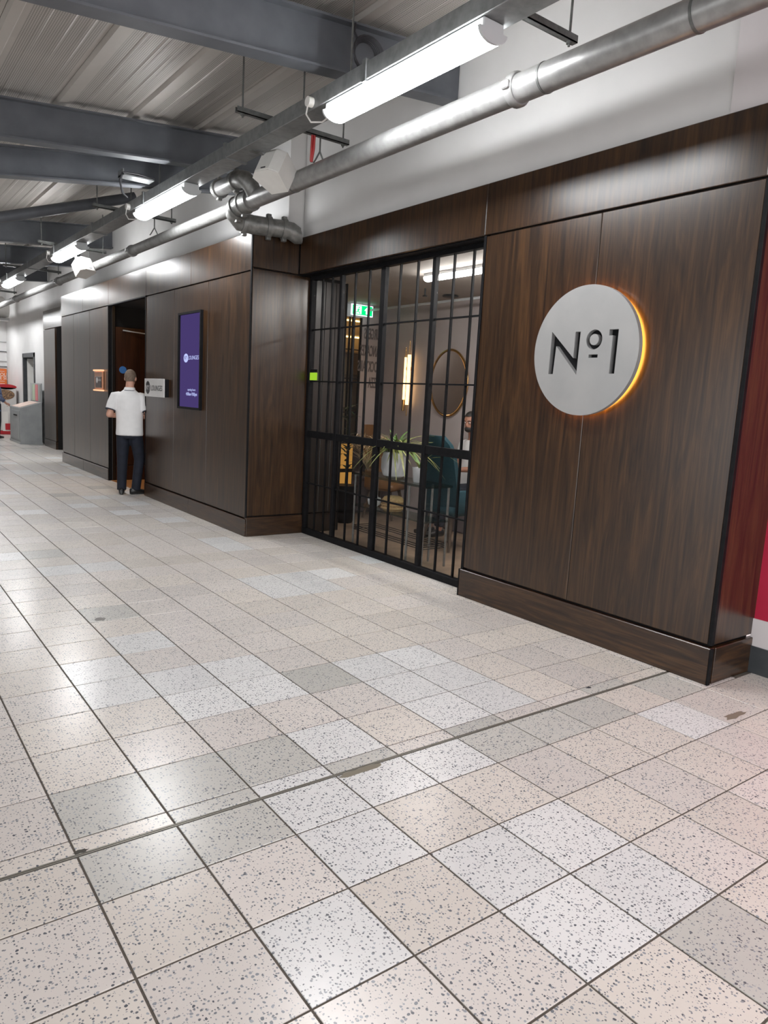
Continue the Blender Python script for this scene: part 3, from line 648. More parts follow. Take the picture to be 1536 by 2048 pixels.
# elbow set
def arc(c, a0, a1, r, ux, uy, n=8): return [Vector(c)+Vector(ux)*r*math.cos(a0+(a1-a0)*k/n)+Vector(uy)*r*math.sin(a0+(a1-a0)*k/n) for k in range(n+1)]
fit = pipe
b = B(); b.tube([(PX, 16.75, PZ), (PX, 17.3, PZ)], .29, 22); mk('reducer', b, CAST, fit, 40)
b = B(); b.tube([(PX, 17.25, PZ), (PX-.02, 17.65, PZ-.05), (PX+.04, 17.92, PZ-.18), (PX+.25, 18.0, PZ-.33), (PX+.6, 17.92, PZ-.38), (PX+1.05, 17.8, PZ-.38)], [.27, .285, .29, .29, .28, .27], 22); mk('lower_elbow', b, CAST, fit, 50)
b = B(); b.tube([(PX+1.05, 17.8, PZ-.38), (6.4, 17.67, PZ-.38), (6.7, 17.6, PZ-.41), (6.9, 17.56, PZ-.52), (6.98, 17.54, 9.48)], [.26, .26, .265, .26, .25], 22); mk('wall_elbow', b, CAST, fit, 50)
b = B(); b.tube([(4.62, 18.3, 10.50), (4.62, 17.1, 10.50)], .21, 20); mk('stub_pipe', b, PIPE, fit, 40)
b = B(); b.tube([(4.62, 17.2, 10.50), (4.62, 16.85, 10.50), (4.66, 16.6, 10.44), (4.78, 16.5, 10.30), (PX-.05, 16.5, 10.08)], [.22, .24, .24, .23, .22], 20); mk('upper_elbow', b, CAST, fit, 50)
for p0, p1, r in (((4.62, 18.35, 10.50), (4.62, 18.2, 10.50), .27), ((4.62, 17.2, 10.50), (4.62, 17.04, 10.50), .27), ((PX, 17.6, PZ-.04), (PX, 17.74, PZ-.09), .34), ((5.95, 17.81, PZ-.38), (6.09, 17.78, PZ-.38), .32), ((6.42, 17.67, PZ-.38), (6.54, 17.64, PZ-.39), .31), ((PX, 17.2, PZ), (PX, 17.32, PZ), .32), ((5.25, 17.99, PZ-.35), (5.36, 17.97, PZ-.37), .32)):
    b = B(); b.tube([p0, p1], r, 22)
    q = (Vector(p0)+Vector(p1))/2
    for dz in (-r, r): b.box(q.x-.07, q.x+.07, q.y-.07, q.y+.07, q.z+dz-.06, q.z+dz+.06, .015)
    mk('coupling', b, CAST, fit, 35)
# pipe hangers
hl = {13.1: 'wire hanger with clevis holding the pipe beside the red cable', 24.9: 'rod hanger over the pipe left of the elbows', 34.0: 'far rod hanger over the pipe above the doorway'}
for y, lb in hl.items():
    t = thing('pipe_hanger', lb, 'hanger', (PX, y, PZ), group='pipe hangers')
    b = B(); b.tube([(PX, y, PZ+PR+.22), (PX, y, 10.76)], .022, 6); mk('rod', b, STRUT, t)
    b = B(); b.tube([(PX, y, PZ+PR+.24), (PX-.12, y, PZ+PR+.02), (PX-.17, y, PZ+PR-.05)], .02, 6); b.tube([(PX, y, PZ+PR+.24), (PX+.12, y, PZ+PR+.02), (PX+.17, y, PZ+PR-.05)], .02, 6); mk('clevis', b, STRUT, t)
b = B(); b.tube([(4.78, 13.1, 10.86), (4.80, 13.15, 10.5), (4.78, 13.2, 10.2)], .035, 8); b.tube([(4.72, 13.1, 10.86), (4.74, 13.15, 10.55), (4.76, 13.2, 10.22)], .025, 8); tag(mk('red_cable', b, REDCABLE, smooth=30), 'red cable dropping to the pipe beside the white speaker', 'cable')
# coil of cable on the first beam
b = B()
for k in range(6):
    n = 22; r = 0.27+.012*k; b.tube([(4.42+r*math.cos(2*math.pi*q/n)*(1+.03*k), 10.52-.03*k, 11.6+r*1.05*math.sin(2*math.pi*q/n)) for q in range(n+1)], .02, 6)
b.tube([(4.2, 10.5, 11.87), (4.15, 10.55, 12.0), (4.2, 10.6, 12.2)], .03, 6); tag(mk('cable_coil', b, DARKCABLE, smooth=30), 'coil of grey cable hung on the nearest steel beam', 'cable')
# cable tray with bundle
t = thing('cable_tray', 'short cable tray with loose cables hanging over the second lamp', 'cable tray', (2.9, 20.7, 10.9))
b = B(); b.box(2.45, 3.4, 20.4, 20.9, 10.88, 10.92); b.box(2.45, 2.48, 20.4, 20.9, 10.88, 11.06); mk('tray', b, GALV, t)
b = B()
for k in range(5): b.tube([(2.47, 20.4+.08*k, 10.95), (2.9, 20.42+.08*k, 10.98), (3.4, 20.45+.08*k, 10.95)], .025, 6)
b.tube([(2.46, 20.45, 10.95), (2.36, 20.43, 10.7), (2.44, 20.43, 10.35), (2.6, 20.45, 10.25)], .03, 6); b.tube([(2.46, 20.5, 10.95), (2.40, 20.5, 10.6), (2.52, 20.5, 10.3)], .025, 6); mk('cable_bundle', b, DARKCABLE, t, 30)

# ================================================================== WEDGE SPEAKERS
def speaker(x, y, z, s, lab, yaw):
    t = thing('hanging_speaker', lab, 'speaker', (x, y, z), group='white hanging speakers')
    M = Matrix.Translation((x, y, z)) @ Matrix.Rotation(yaw, 4, 'Z') @ Matrix.Rotation(math.radians(-28), 4, 'X') @ Matrix.Diagonal((s, s, s, 1))
    b = B(); w0, w1 = .27, .42     # back narrow, front wide
    pts = [(-w0, .35), (w0, .35), (w1, -.22), (.22, -.36), (-.22, -.36), (-w1, -.22)]
    b.poly([(px, py, -.3) for px, py in pts], (0, 0, .6)); bmesh.ops.transform(b.bm, matrix=M, verts=b.bm.verts[:]); mk('cabinet', b, WHITEPLASTIC, t)
    b = B(); b.poly([(px*.97, py, -.27) for px, py in [(w1, -.235), (.22, -.38), (-.22, -.38), (-w1, -.235)]], (0, 0, .54)); bmesh.ops.transform(b.bm, matrix=M, verts=b.bm.verts[:]); mk('grille', b, WHITEPLASTIC, t)
    b = B(); b.box(-.04, .10, -.39, -.375, -.24, -.21); bmesh.ops.transform(b.bm, matrix=M, verts=b.bm.verts[:]); mk('badge', b, DARKCABLE, t)
    b = B(); b.tube([(x, y+.1, z+.15*s), (x-.25, y+.1, z+.35), (x-.5, y+.1, 10.6)], .06, 8); b.box(x-.62, x-.42, y, y+.2, 10.40, 10.46) ; mk('bracket', b, STRUT, t)
    return t
speaker(4.26, 14.05, 10.03, 1.05, 'white wedge speaker hanging by the pipe nearest the camera', math.radians(-72))
speaker(4.1, 31.6, 9.62, 1.0, 'small white speaker hanging just beyond the third lamp', math.radians(25))

# ================================================================== ROUND SIGN
sx = 7.05; cy, cz, R0 = 6.245, 5.735, 1.245
sign = thing('round_sign', 'round brushed metal sign with cut out number logo and warm backlight', 'sign', (sx, cy, cz-R0))
Npoly = [(7.071, 5.288), (6.955, 5.288), (6.925, 5.84), (6.36, 5.275), (6.345, 6.105), (6.468, 6.105), (6.472, 5.60), (7.063, 6.13)]
One = [(5.596, 5.300), (5.478, 5.300), (5.470, 6.115), (5.675, 6.115), (5.675, 6.006), (5.590, 6.006)]
Bar = [(6.105, 5.600), (5.893, 5.60), (5.893, 5.662), (6.105, 5.662)]
def boolean(base, cut):
    a = bpy.data.objects.new('a', base); c = bpy.data.objects.new('c', cut); COL.objects.link(a); COL.objects.link(c)
    md = a.modifiers.new('b', 'BOOLEAN'); md.operation = 'DIFFERENCE'; md.solver = 'EXACT'; md.object = c
    bpy.context.view_layer.update(); me = bpy.data.meshes.new_from_object(a.evaluated_get(bpy.context.evaluated_depsgraph_get()))
    bpy.data.objects.remove(a); bpy.data.objects.remove(c); bm = bmesh.new(); bm.from_mesh(me); return bm
def tomesh(b):
    bmesh.ops.recalc_face_normals(b.bm, faces=b.bm.faces[:]); me = bpy.data.meshes.new('t'); b.bm.to_mesh(me); b.bm.free(); return me
b = B(); b.loft([((sx-.08, cy, cz), (0, R0, 0), (0, 0, R0)), ((sx+.02, cy, cz), (0, R0, 0), (0, 0, R0))], 96)
c = B()
for P in (Npoly, One, Bar): c.poly([(sx-.2, y, z) for y, z in P], (.4, 0, 0))
c.ring((sx-.2, 6.008, 5.942), (0, 1, 0), (0, 0, 1), .105, .186, (.4, 0, 0), 40)
bm = boolean(tomesh(b), tomesh(c))
mk('disc_face', bm, BRUSHED, sign)
b = B(); b.loft([((sx+.021, cy, cz), (0, R0*.985, 0), (0, 0, R0*.985)), ((sx+.05, cy, cz), (0, R0*.985, 0), (0, 0, R0*.985))], 96); mk('letter_backing', b, LETTER, sign)
b = B(); b.ring((sx+.055, cy, cz), (0, 1, 0), (0, 0, 1), R0*.90, R0*.94, (.05, 0, 0), 64); mk('halo_strip', b, HALO, sign)
b = B(); b.tube([(sx+.05, cy, cz), (F, cy, cz)], .3, 20); mk('standoff', b, BLACK, sign)

# ================================================================== SCREEN, PROJECTING SIGN, COPPER SCONCE
ds = thing('display_screen', 'tall purple lit display screen recessed in the walnut wall', 'screen', (5.5, 22.67, 3.9))
y0, y1, z0, z1 = 21.70, 23.70, 3.95, 7.27
b = B(); b.box(5.46, 5.56, y0-.08, y0, z0-.08, z1+.08); b.box(5.46, 5.56, y1, y1+.08, z0-.08, z1+.08); b.box(5.46, 5.56, y0, y1, z0-.08, z0); b.box(5.46, 5.56, y0, y1, z1, z1+.08); mk('bezel', b, BLACK, ds)
b = B(); b.box(5.535, 5.558, y0, y1, z0, z1); pn = mk('panel', b, SCREEN, ds)
b = B(); b.loft([((5.534, 23.12, 5.72), (0, .22, 0), (0, 0, .16)), ((5.530, 23.12, 5.72), (0, .22, 0), (0, 0, .16))], 28); mk('logo_disc', b, SCREENT, pn)
fx = lambda x, y, z: frame((x, y, z), (0, -1, 0), (0, 0, 1))
text('logo_text', 'N\u00ba1', 0.20, fx(5.528, 23.12, 5.72), SCREEN, pn, 0.001)
text('screen_word', 'LOUNGES', 0.20, fx(5.532, 22.42, 5.72), SCREENT, pn, 0.001, 'CENTER', 1.15)
text('screen_hours', '4:00am-9:00pm', 0.17, fx(5.532, 22.55, 4.42), SCREENT, pn, 0.002, 'CENTER', 1.0)
text('screen_caption', 'opening hours', 0.12, fx(5.532, 22.55, 4.58), SCREENT, pn, 0.001, 'CENTER', 1.1)
ps = thing('lounge_sign', 'small grey lounges plaque on the wall to the right of the doorway', 'sign', (5.4, 26.05, 4.2))
b = B(); b.box(5.36, 5.40, 24.92, 27.2, 4.22, 4.94, .01); sf = mk('sign_face', b, SIGNFACE, ps)
b = B(); b.box(5.40, 5.56, 24.92, 27.2, 4.24, 4.92); mk('sign_box', b, BLACK, ps)
b = B(); b.loft([((5.359, 26.78, 4.58), (0, .26, 0), (0, 0, .26)), ((5.355, 26.78, 4.58), (0, .26, 0), (0, 0, .26))], 32); mk('logo_disc', b, SIGNINK, sf)
text('logo_text', 'N\u00ba1', 0.28, fx(5.353, 26.78, 4.57), SIGNFACE, sf, 0.001)
text('sign_word', 'LOUNGES', 0.30, fx(5.356, 25.76, 4.56), SIGNINK, sf, 0.002, 'CENTER', 0.98)
cs = thing('copper_plaque', 'copper wall plaque with lights at top and bottom left of the doorway', 'plaque', (5.45, 34.4, 4.3))
b = B(); b.box(5.46, 5.56, 33.75, 35.1, 4.38, 5.22, .02); mk('plate', b, COPPER, cs)
BARM = emit('copper_lit_bar', (1.0, .50, .28), 0.8)
b = B(); b.box(5.40, 5.56, 33.72, 35.13, 5.24, 5.32, .02); mk('lamp_bar', b, BARM, cs); b = B(); b.box(5.40, 5.56, 33.72, 35.13, 4.28, 4.35, .02); mk('lamp_bar', b, BARM, cs)
b = B(); b.box(5.44, 5.46, 33.85, 34.85, 4.45, 4.98, .01); mk('plaque_panel', b, mat('plaque_dark', (.05, .028, .025), .3), cs)
b = B(); b.loft([((5.439, 34.55, 4.8), (0, .16, 0), (0, 0, .14)), ((5.436, 34.55, 4.8), (0, .16, 0), (0, 0, .14))], 24); mk('logo_disc', b, SIGNFACE, cs)
text('plaque_word', 'LOUNGES', 0.13, fx(5.437, 34.12, 4.8), SIGNFACE, cs, 0.001, 'CENTER', .9)
# green door sign low on the screen
gs = thing('green_sticker', 'small green notice on the left edge of the glazed screen', 'notice', (7.6, 17.5, 4.9))
b = B(); b.box(7.625, 7.64, 17.28, 17.72, 5.10, 5.34, .004); mk('green_panel', b, GREEN, gs)
b = B(); b.box(7.625, 7.64, 17.28, 17.72, 5.36, 5.44, .004); mk('black_strip', b, BLACK, gs)

# ================================================================== LOUNGE THINGS
ex = thing('exit_sign', 'green illuminated exit sign with running figure hanging from lounge ceiling', 'exit sign', (12.5, 22.0, 7.9))
b = B(); b.box(11.97, 13.03, 22.0, 22.06, 7.92, 8.36, .01); mk('sign_case', b, EXITW, ex)
b = B(); b.box(12.02, 12.98, 21.985, 21.999, 7.955, 8.325); ep = mk('sign_panel', b, EXITG, ex)
b = B(); b.box(12.14, 12.44, 21.975, 21.984, 7.985, 8.30); mk('door_pictogram', b, EXITW, ep)
fig = B(); yy = 21.968
def bar(p, q, wd): 
    p, q = Vector(p), Vector(q); d = (q-p).normalized(); n = Vector((-d.y, d.x))*wd
    fig.poly([(p.x-n.x, yy, p.y-n.y), (q.x-n.x, yy, q.y-n.y), (q.x+n.x, yy, q.y+n.y), (p.x+n.x, yy, p.y+n.y)], (0, .006, 0))
bar((12.30, 8.19), (12.27, 8.10), .026); bar((12.27, 8.11), (12.34, 8.04), .018); bar((12.34, 8.05), (12.37, 7.99), .016); bar((12.27, 8.11), (12.22, 8.05), .018); bar((12.22, 8.06), (12.15, 8.03), .015); bar((12.29, 8.18), (12.37, 8.15), .013); bar((12.29, 8.18), (12.22, 8.14), .013)
fig.loft([((12.315, yy, 8.235), (.03, 0, 0), (0, 0, .03)), ((12.315, yy+.006, 8.235), (.03, 0, 0), (0, 0, .03))], 14); mk('running_figure', fig, EXITG, ep)
b = B(); b.poly([(12.72, 21.975, 8.29), (12.86, 21.975, 8.14), (12.78, 21.975, 8.14), (12.78, 21.975, 8.0), (12.66, 21.975, 8.0), (12.66, 21.975, 8.14), (12.58, 21.975, 8.14)], (0, .008, 0)); mk('arrow', b, EXITW, ep)
b = B(); b.tube([(12.5, 22.03, 8.36), (12.5, 22.03, 8.42)], .03, 8); mk('hanger', b, BRUSHED, ex)
# shelf strips through the opening
sh = thing('lit_shelves', 'wall shelves with warm light strips seen through the lounge opening', 'shelf', (13.0, 23.6, 0))
for z in (4.2, 5.6, 6.5, 7.24, 7.92):
    b = B(); b.box(11.2, 13.98, 23.35, 23.8, z, z+.06); mk('shelf_board', b, SHELFBACK, sh)
for z in (7.92, 7.24):
    b = B(); b.box(11.2, 13.98, 23.31, 23.35, z-.10, z-.03); mk('light_strip', b, WARMSTRIP, sh)
b = B(); b.box(11.2, 13.98, 23.8, 23.88, 0.02, 8.4); mk('shelf_back', b, SHELFBACK, sh)
sp_ = thing('inner_glass_door', 'black framed inner glass door behind the left of the screen', 'door', (11.6, 22.5, 0))
b = B()
for x in (12.35, 12.5, 12.9): b.box(x-.03, x+.03, 22.62, 22.7, 0, 7.92)
for z in (4.0, 5.4, 6.6): b.box(11.2, 12.9, 22.64, 22.68, z-.02, z+.02)
mk('door_frame', b, BLACK, sp_)
# mirror
mi = thing('oval_mirror', 'large oval brass rimmed mirror on the lounge back wall', 'mirror', (13.95, 18.05, 4.1))
b = B(); n = 64; b.tube([(13.93, 18.05+1.04*math.cos(2*math.pi*k/n), 5.36+1.24*math.sin(2*math.pi*k/n)) for k in range(n+1)], .05, 8); mk('rim', b, GOLD, mi, 40)
b = B(); b.loft([((13.92, 18.05, 5.36), (0, 1.03, 0), (0, 0, 1.23)), ((13.97, 18.05, 5.36), (0, 1.03, 0), (0, 0, 1.23))], 64); mk('mirror_glass', b, MIRROR, mi)
# sconce
so = thing('tube_sconce', 'tall brass wall sconce of glowing warm tubes left of the mirror', 'wall lamp', (13.8, 20.5, 4))
b = B(); b.tube([(13.80, 20.62, 4.65), (13.80, 20.62, 6.35)], .05, 10); b.tube([(13.78, 20.36, 4.45), (13.78, 20.36, 6.45)], .07, 10); mk('glow_tube', b, WARM, so, 40)
for p0, p1, r in (((13.80, 20.62, 4.2), (13.80, 20.62, 4.64), .055), ((13.78, 20.36, 4.0), (13.78, 20.36, 4.44), .02), ((13.78, 20.36, 6.46), (13.78, 20.36, 7.0), .02), ((13.80, 20.62, 6.36), (13.80, 20.62, 6.75), .02), ((13.98, 20.5, 5.9), (13.8, 20.5, 5.9), .08)):
    b = B(); b.tube([p0, p1], r, 10); mk('brass_stem', b, GOLD, so, 40)
# console table
tb = thing('console_table', 'glass topped console table with thin metal legs behind the screen', 'table', (8.45, 13.8, 0))
tx0, tx1, ty0, ty1 = 7.98, 8.95, 11.9, 15.55
b = B(); b.box(tx0, tx1, ty0, ty1, 2.26, 2.33, .01); mk('glass_top', b, TGLASS, tb)
b = B(); b.box(tx0+.05, tx1-.05, ty0+.05, ty1-.05, 1.28, 1.33, .01); mk('glass_shelf', b, TGLASS, tb)
for x in (tx0+.06, tx1-.06):
    for y in (ty0+.1, 12.7, ty1-.15):
        b = B(); b.tube([(x, y, 0), (x, y, 2.26)], .035, 8); mk('leg', b, CAST, tb, 40)
b = B()
for k in range(3):
    z = 0.55+.06*k; b.tube([(tx0+.06, ty0+.1, z), (tx0+.06, ty1-.15, z)], .012, 6); b.tube([(tx1-.06, ty0+.1, z), (tx1-.06, ty1-.15, z)], .012, 6)
    b.tube([(tx0+.06, ty0+.1, z), (tx1-.06, ty0+.1, z)], .012, 6); b.tube([(tx0+.06, ty1-.15, z), (tx1-.06, ty1-.15, z)], .012, 6)
mk('wire_rails', b, BLACK, tb)
# plants
def blade(b, base, az, length, droop, wd, n=7, lean=.5):
    base = Vector(base); d = Vector((math.cos(az), math.sin(az), 0)); s = Vector((-d.y, d.x, 0)); L = []
    for k in range(n+1):
        t_ = k/n; p = base + d*(length*(lean*t_+.35*t_*t_)) + Vector((0, 0, length*(t_*(1.0-lean*.3)-droop*t_*t_)))
        ww = wd*(1-t_)**.6*min(1, .35+t_*3)
        L.append((b.bm.verts.new(p-s*ww), b.bm.verts.new(p+s*ww+Vector((0, 0, .003)))))
    for a, c in zip(L, L[1:]): b.bm.faces.new((a[0], a[1], c[1], c[0]))
pp = thing('spider_plant', 'spider plant with arching striped leaves in a large white pot', 'plant', (8.42, 13.95, 2.33))
b = B(); b.lathe((8.42, 13.95, 2.33), [(.20, 0), (.33, .06), (.40, .25), (.40, .55), (.34, .74), (.31, .76), (.31, .70)], 28); po = mk('pot', b, CERAMIC, pp, 40)
b = B(); b.lathe((8.42, 13.95, 3.02), [(.3, 0), (.3, .03)], 20); mk('soil', b, SOIL, po)
rr = random.Random(3); b = B()
for k in range(80): blade(b, (8.42+rr.uniform(-.15, .15), 13.95+rr.uniform(-.15, .15), 3.05), rr.uniform(0, 6.28), rr.uniform(.9, 1.6), rr.uniform(.4, 1.35), .05, 8, rr.uniform(.25, .8))
mk('foliage', b, LEAFY, pp, kind='stuff', smooth=60)
b = B()
for k in range(40): blade(b, (8.42+rr.uniform(-.15, .15), 13.95+rr.uniform(-.15, .15), 3.05), rr.uniform(0, 6.28), rr.uniform(.7, 1.35), rr.uniform(.2, 1.0), .055, 8, rr.uniform(.2, .6))
mk('foliage', b, LEAF, pp, kind='stuff', smooth=60)
pl = thing('lily_plant', 'small leafy plant in a little white pot at the right of the table', 'plant', (8.4, 12.75, 2.33))
b = B(); b.lathe((8.4, 12.75, 2.33), [(.15, 0), (.17, .05), (.20, .38), (.21, .42), (.19, .42), (.18, .36)], 24); po = mk('pot', b, CERAMIC, pl, 40)
b = B(); b.lathe((8.4, 12.75, 2.66), [(.17, 0), (.17, .04)], 18); mk('soil', b, SOIL, po)
for k, (az, le, dr_, wd) in enumerate(((2.2, .95, .25, .09), (1.4, .8, .3, .06), (4.4, .9, .3, .04), (5.3, .95, .5, .04), (5.0, .75, .2, .05), (3.4, .6, .5, .05))):
    b = B(); blade(b, (8.4, 12.75, 2.7), az, le, dr_, wd, 9, .35); mk('leaf', b, LEAF if k < 3 else LEAFY, pl, 60)
va = thing('pampas_vase', 'clear glass vase of dried pampas grass at the left of the table', 'vase', (8.4, 15.3, 2.33))
b = B(); b.lathe((8.4, 15.3, 2.33), [(.2, 0), (.22, .04), (.19, .2), (.13, .38), (.12, .40)], 22, cap=False); mk('glass_vase', b, VGLASS, va, 40)
b = B(); rr = random.Random(5)
for k in range(44):
    az = rr.uniform(0, 6.28); blade(b, (8.4, 15.3, 2.4), az, rr.uniform(.9, 1.4), rr.uniform(.1, .5), .02, 6, rr.uniform(.1, .45))
    e = Vector((8.4, 15.3, 2.4)) + Vector((math.cos(az), math.sin(az), 0))*rr.uniform(.15, .5)+Vector((0, 0, rr.uniform(.65, 1.0)))
    for q in range(10): blade(b, e+Vector((rr.uniform(-.08, .08), rr.uniform(-.08, .08), rr.uniform(-.1, .1))), az+rr.uniform(-.8, .8), rr.uniform(.15, .3), rr.uniform(.3, 1.2), .02, 3, .5)
mk('dried_stems', b, PAMPAS, va, kind='stuff')
bk = thing('woven_basket', 'round woven basket on the lower glass shelf', 'basket', (8.4, 13.9, 1.33))
b = B(); b.lathe((8.4, 13.9, 1.33), [(.26, 0), (.33, .06), (.35, .14), (.31, .2), (.34, .26), (.33, .34), (.27, .42), (.22, .44)], 28); bb_ = mk('basket_body', b, WICKER, bk, 30)
b = B()
for z in (.1, .2, .3): b.tube([(8.4+.35*math.cos(2*math.pi*q/24), 13.9+.35*math.sin(2*math.pi*q/24), 1.33+z) for q in range(25)], .022, 6)
mk('woven_band', b, WICKER, bb_, 40)
bo = thing('white_bowl', 'small white bowl with a wire handle on the lower glass shelf', 'bowl', (8.4, 14.85, 1.33))
b = B(); b.lathe((8.4, 14.85, 1.33), [(.10, 0), (.18, .06), (.21, .18), (.20, .26), (.17, .24)], 22); mk('bowl_body', b, CERAMIC, bo, 40)
b = B(); b.tube([(8.4, 14.85+.19*math.cos(math.pi*k/10), 1.57+.22*math.sin(math.pi*k/10)) for k in range(11)], .01, 6); mk('wire_handle', b, BRUSHED, bo)
# teal lounge chair
def lounge_chair(x, y, yaw, lab, fabric, name='lounge_chair'):
    t = thing(name, lab, 'chair', (x, y, 0))
    M = Matrix.Translation((x, y, 0)) @ Matrix.Rotation(yaw, 4, 'Z')
    # local: chair faces +x
    b = B(); n = 9; rows_ = []
    for k in range(n+1):
        s_ = k/n; z = 1.25+2.35*s_; xb = -.45-.55*s_**1.2; hw = .72-.02*s_ if s_ < .7 else .70*math.sqrt(max(0.02, 1-((s_-.7)/.33)**2.4))
        ring = []
        for q in range(9):
            a = -1+2*q/8; ring.append(Vector((xb+.16*a*a, a*hw, z)))
        rows_.append(ring)
    F_ = [[b.bm.verts.new(p) for p in r_] for r_ in rows_]; G_ = [[b.bm.verts.new(p+Vector((.16, 0, 0))) for p in r_] for r_ in rows_]
    for r_ in range(n):
        for q in range(8):
            b.bm.faces.new((F_[r_][q], F_[r_][q+1], F_[r_+1][q+1], F_[r_+1][q])); b.bm.faces.new((G_[r_][q], G_[r_+1][q], G_[r_+1][q+1], G_[r_][q+1]))
        for q in (0, 8): b.bm.faces.new((F_[r_][q], F_[r_+1][q], G_[r_+1][q], G_[r_][q]))
    for q in range(8): b.bm.faces.new((F_[0][q], G_[0][q], G_[0][q+1], F_[0][q+1])); b.bm.faces.new((F_[n][q], F_[n][q+1], G_[n][q+1], G_[n][q]))
    bmesh.ops.transform(b.bm, matrix=M, verts=b.bm.verts[:]); mk('backrest', b, fabric, t, 50)
    b = B(); b.box(-.5, .75, -.72, .72, 1.12, 1.42, .09, M=M); mk('seat', b, fabric, t, 50)
    for sy in (-1, 1):
        b = B(); b.box(-.45, .55, sy*.76-.07, sy*.76+.07, 1.2, 1.95, .05, M=M); mk('armrest', b, fabric, t, 50)
        for sx_ in (-1, 1):
            b = B(); b.tube([(sx_*.4+.1, sy*.45, 1.14), (sx_*.62+.1, sy*.62, 0)], [.075, .04], 10); bmesh.ops.transform(b.bm, matrix=M, verts=b.bm.verts[:]); mk('leg', b, LEGWOOD, t, 40)
    return t
lounge_chair(10.75, 14.05, math.radians(5), 'dark teal upholstered chair with its back to the screen', TEAL)
lounge_chair(12.3, 19.7, math.radians(-60), 'tan leather chair deep in the lounge left of the sconce', BROWNF)
b = B(); b.box(12.95, 13.95, 11.8, 16.8, 0, 1.05, .06); bn = thing('padded_bench', 'grey upholstered bench against the back wall under the mirror', 'bench', (13.4, 14.3, 0)); mk('base', b, GREYF, bn)
b = B(); b.box(12.85, 13.95, 11.8, 16.8, 1.06, 1.35, .08); mk('cushion', b, GREYF, bn); b = B(); b.box(13.7, 13.98, 11.8, 16.8, 1.36, 2.6, .08); mk('backrest', b, GREYF, bn)
bo2 = thing('booth_seat', 'grey mauve booth seat behind the pampas vase', 'booth', (11.6, 21, 0))
b = B(); b.box(10.6, 13.6, 21.7, 22.4, 0, 2.9, .1); mk('backrest', b, GREYF, bo2); b = B(); b.box(10.6, 13.6, 20.9, 21.7, 0, 1.4, .1); mk('seat', b, GREYF, bo2)
# dark plant behind the partition end
dp = thing('tall_plant', 'tall dark leafy plant beside the dark partition', 'plant', (10.2, 19.2, 0))
b = B(); b.lathe((10.2, 19.2, 0), [(.3, 0), (.4, .2), (.45, 1.4), (.4, 1.4)], 20); mk('pot', b, BLACK, dp, 40)
b = B(); b.tube([(10.2, 19.2, 1.3), (10.22, 19.18, 3), (10.2, 19.22, 4.3)], .04, 6); mk('stem', b, LEAFD, dp, 40)
rr = random.Random(8)
for k in range(44):
    b = B(); blade(b, (10.2+rr.uniform(-.05, .05), 19.2+rr.uniform(-.05, .05), rr.uniform(2.0, 4.2)), rr.uniform(0, 6.28), rr.uniform(.35, .62), rr.uniform(.2, .9), .075, 6, rr.uniform(.5, .9)); mk('leaf', b, LEAFD, dp, 60)
am = thing('amber_cabinet', 'narrow amber lit cabinet beside the dark partition', 'cabinet', (10.8, 20.5, 0))
b = B(); b.box(10.5, 11.15, 20.2, 20.8, 0, 2.95); mk('cabinet_body', b, WOODD, am)
b = B(); b.box(10.55, 11.1, 20.16, 20.2, 1.9, 2.85); b.box(10.55, 11.1, 20.16, 20.2, 0.7, 1.75); mk('lit_front', b, AMBER, am)

# ================================================================== PEOPLE
class Body:
    # primitives in metres in a local frame (x right, y ahead, z up), placed by a matrix
    def __init__(s, M): s.M = M
    def cap(s, b, p0, p1, r0, r1, seg=14):
        p0, p1 = Vector(p0), Vector(p1); d = (p1-p0).normalized(); k = .5
        b.tube([p0-d*r0*.85, p0-d*r0*.5, p0, p1, p1+d*r1*.5, p1+d*r1*.85], [r0*.5, r0*.85, r0, r1, r1*.85, r1*.5], seg)
    def vloft(s, b, secs, seg=24):
        b.loft([((cx, cy_, z), (rx, 0, 0), (0, ry, 0)) for z, cx, cy_, rx, ry in secs], seg)
    def hand(s, b, wrist, dirv, palmn, side, r=.0085, curl=.7):
        w = Vector(wrist); d = Vector(dirv).normalized(); n = Vector(palmn); n = (n-d*n.dot(d)).normalized(); a = d.cross(n)*side
        pc = w+d*.05
        b.loft([(w, a*.026, n*.019), (w+d*.03, a*.036, n*.017), (w+d*.07, a*.041, n*.014), (w+d*.092, a*.036, n*.011)], 14)
        for k, ln in enumerate((.062, .072, .067, .052)):
            o = w+d*.085+a*(-.030+.020*k)
            q = [o]; dd = d.copy()
            for j in range(3):
                ang = curl*(.4+.5*j)*.6; dd = (d*math.cos(ang*(j+1)*.6)+n*math.sin(ang*(j+1)*.6)).normalized(); q.append(q[-1]+dd*ln*(.42, .33, .25)[j])
            b.tube(q, [r, r*.98, r*.9, r*.7], 8)
        o = w+d*.03-a*.03; b.tube([o, o+(-a*.6+d*.8).normalized()*.035, o+(-a*.3+d).normalized()*.062+n*.012], [r*1.25, r*1.1, r*.8], 8)
    def put(s, b, voxel, name, material, parent, sm=3):
        o = remesh(b, voxel, smooth=sm); bmesh.ops.transform(o.bm, matrix=s.M, verts=o.bm.verts[:])
        return mk(name, o, material, parent, smooth=180, scale=1.0)
    def raw(s, b, name, material, parent, smooth=60):
        bmesh.ops.transform(b.bm, matrix=s.M, verts=b.bm.verts[:]); return mk(name, b, material, parent, smooth=smooth, scale=1.0)
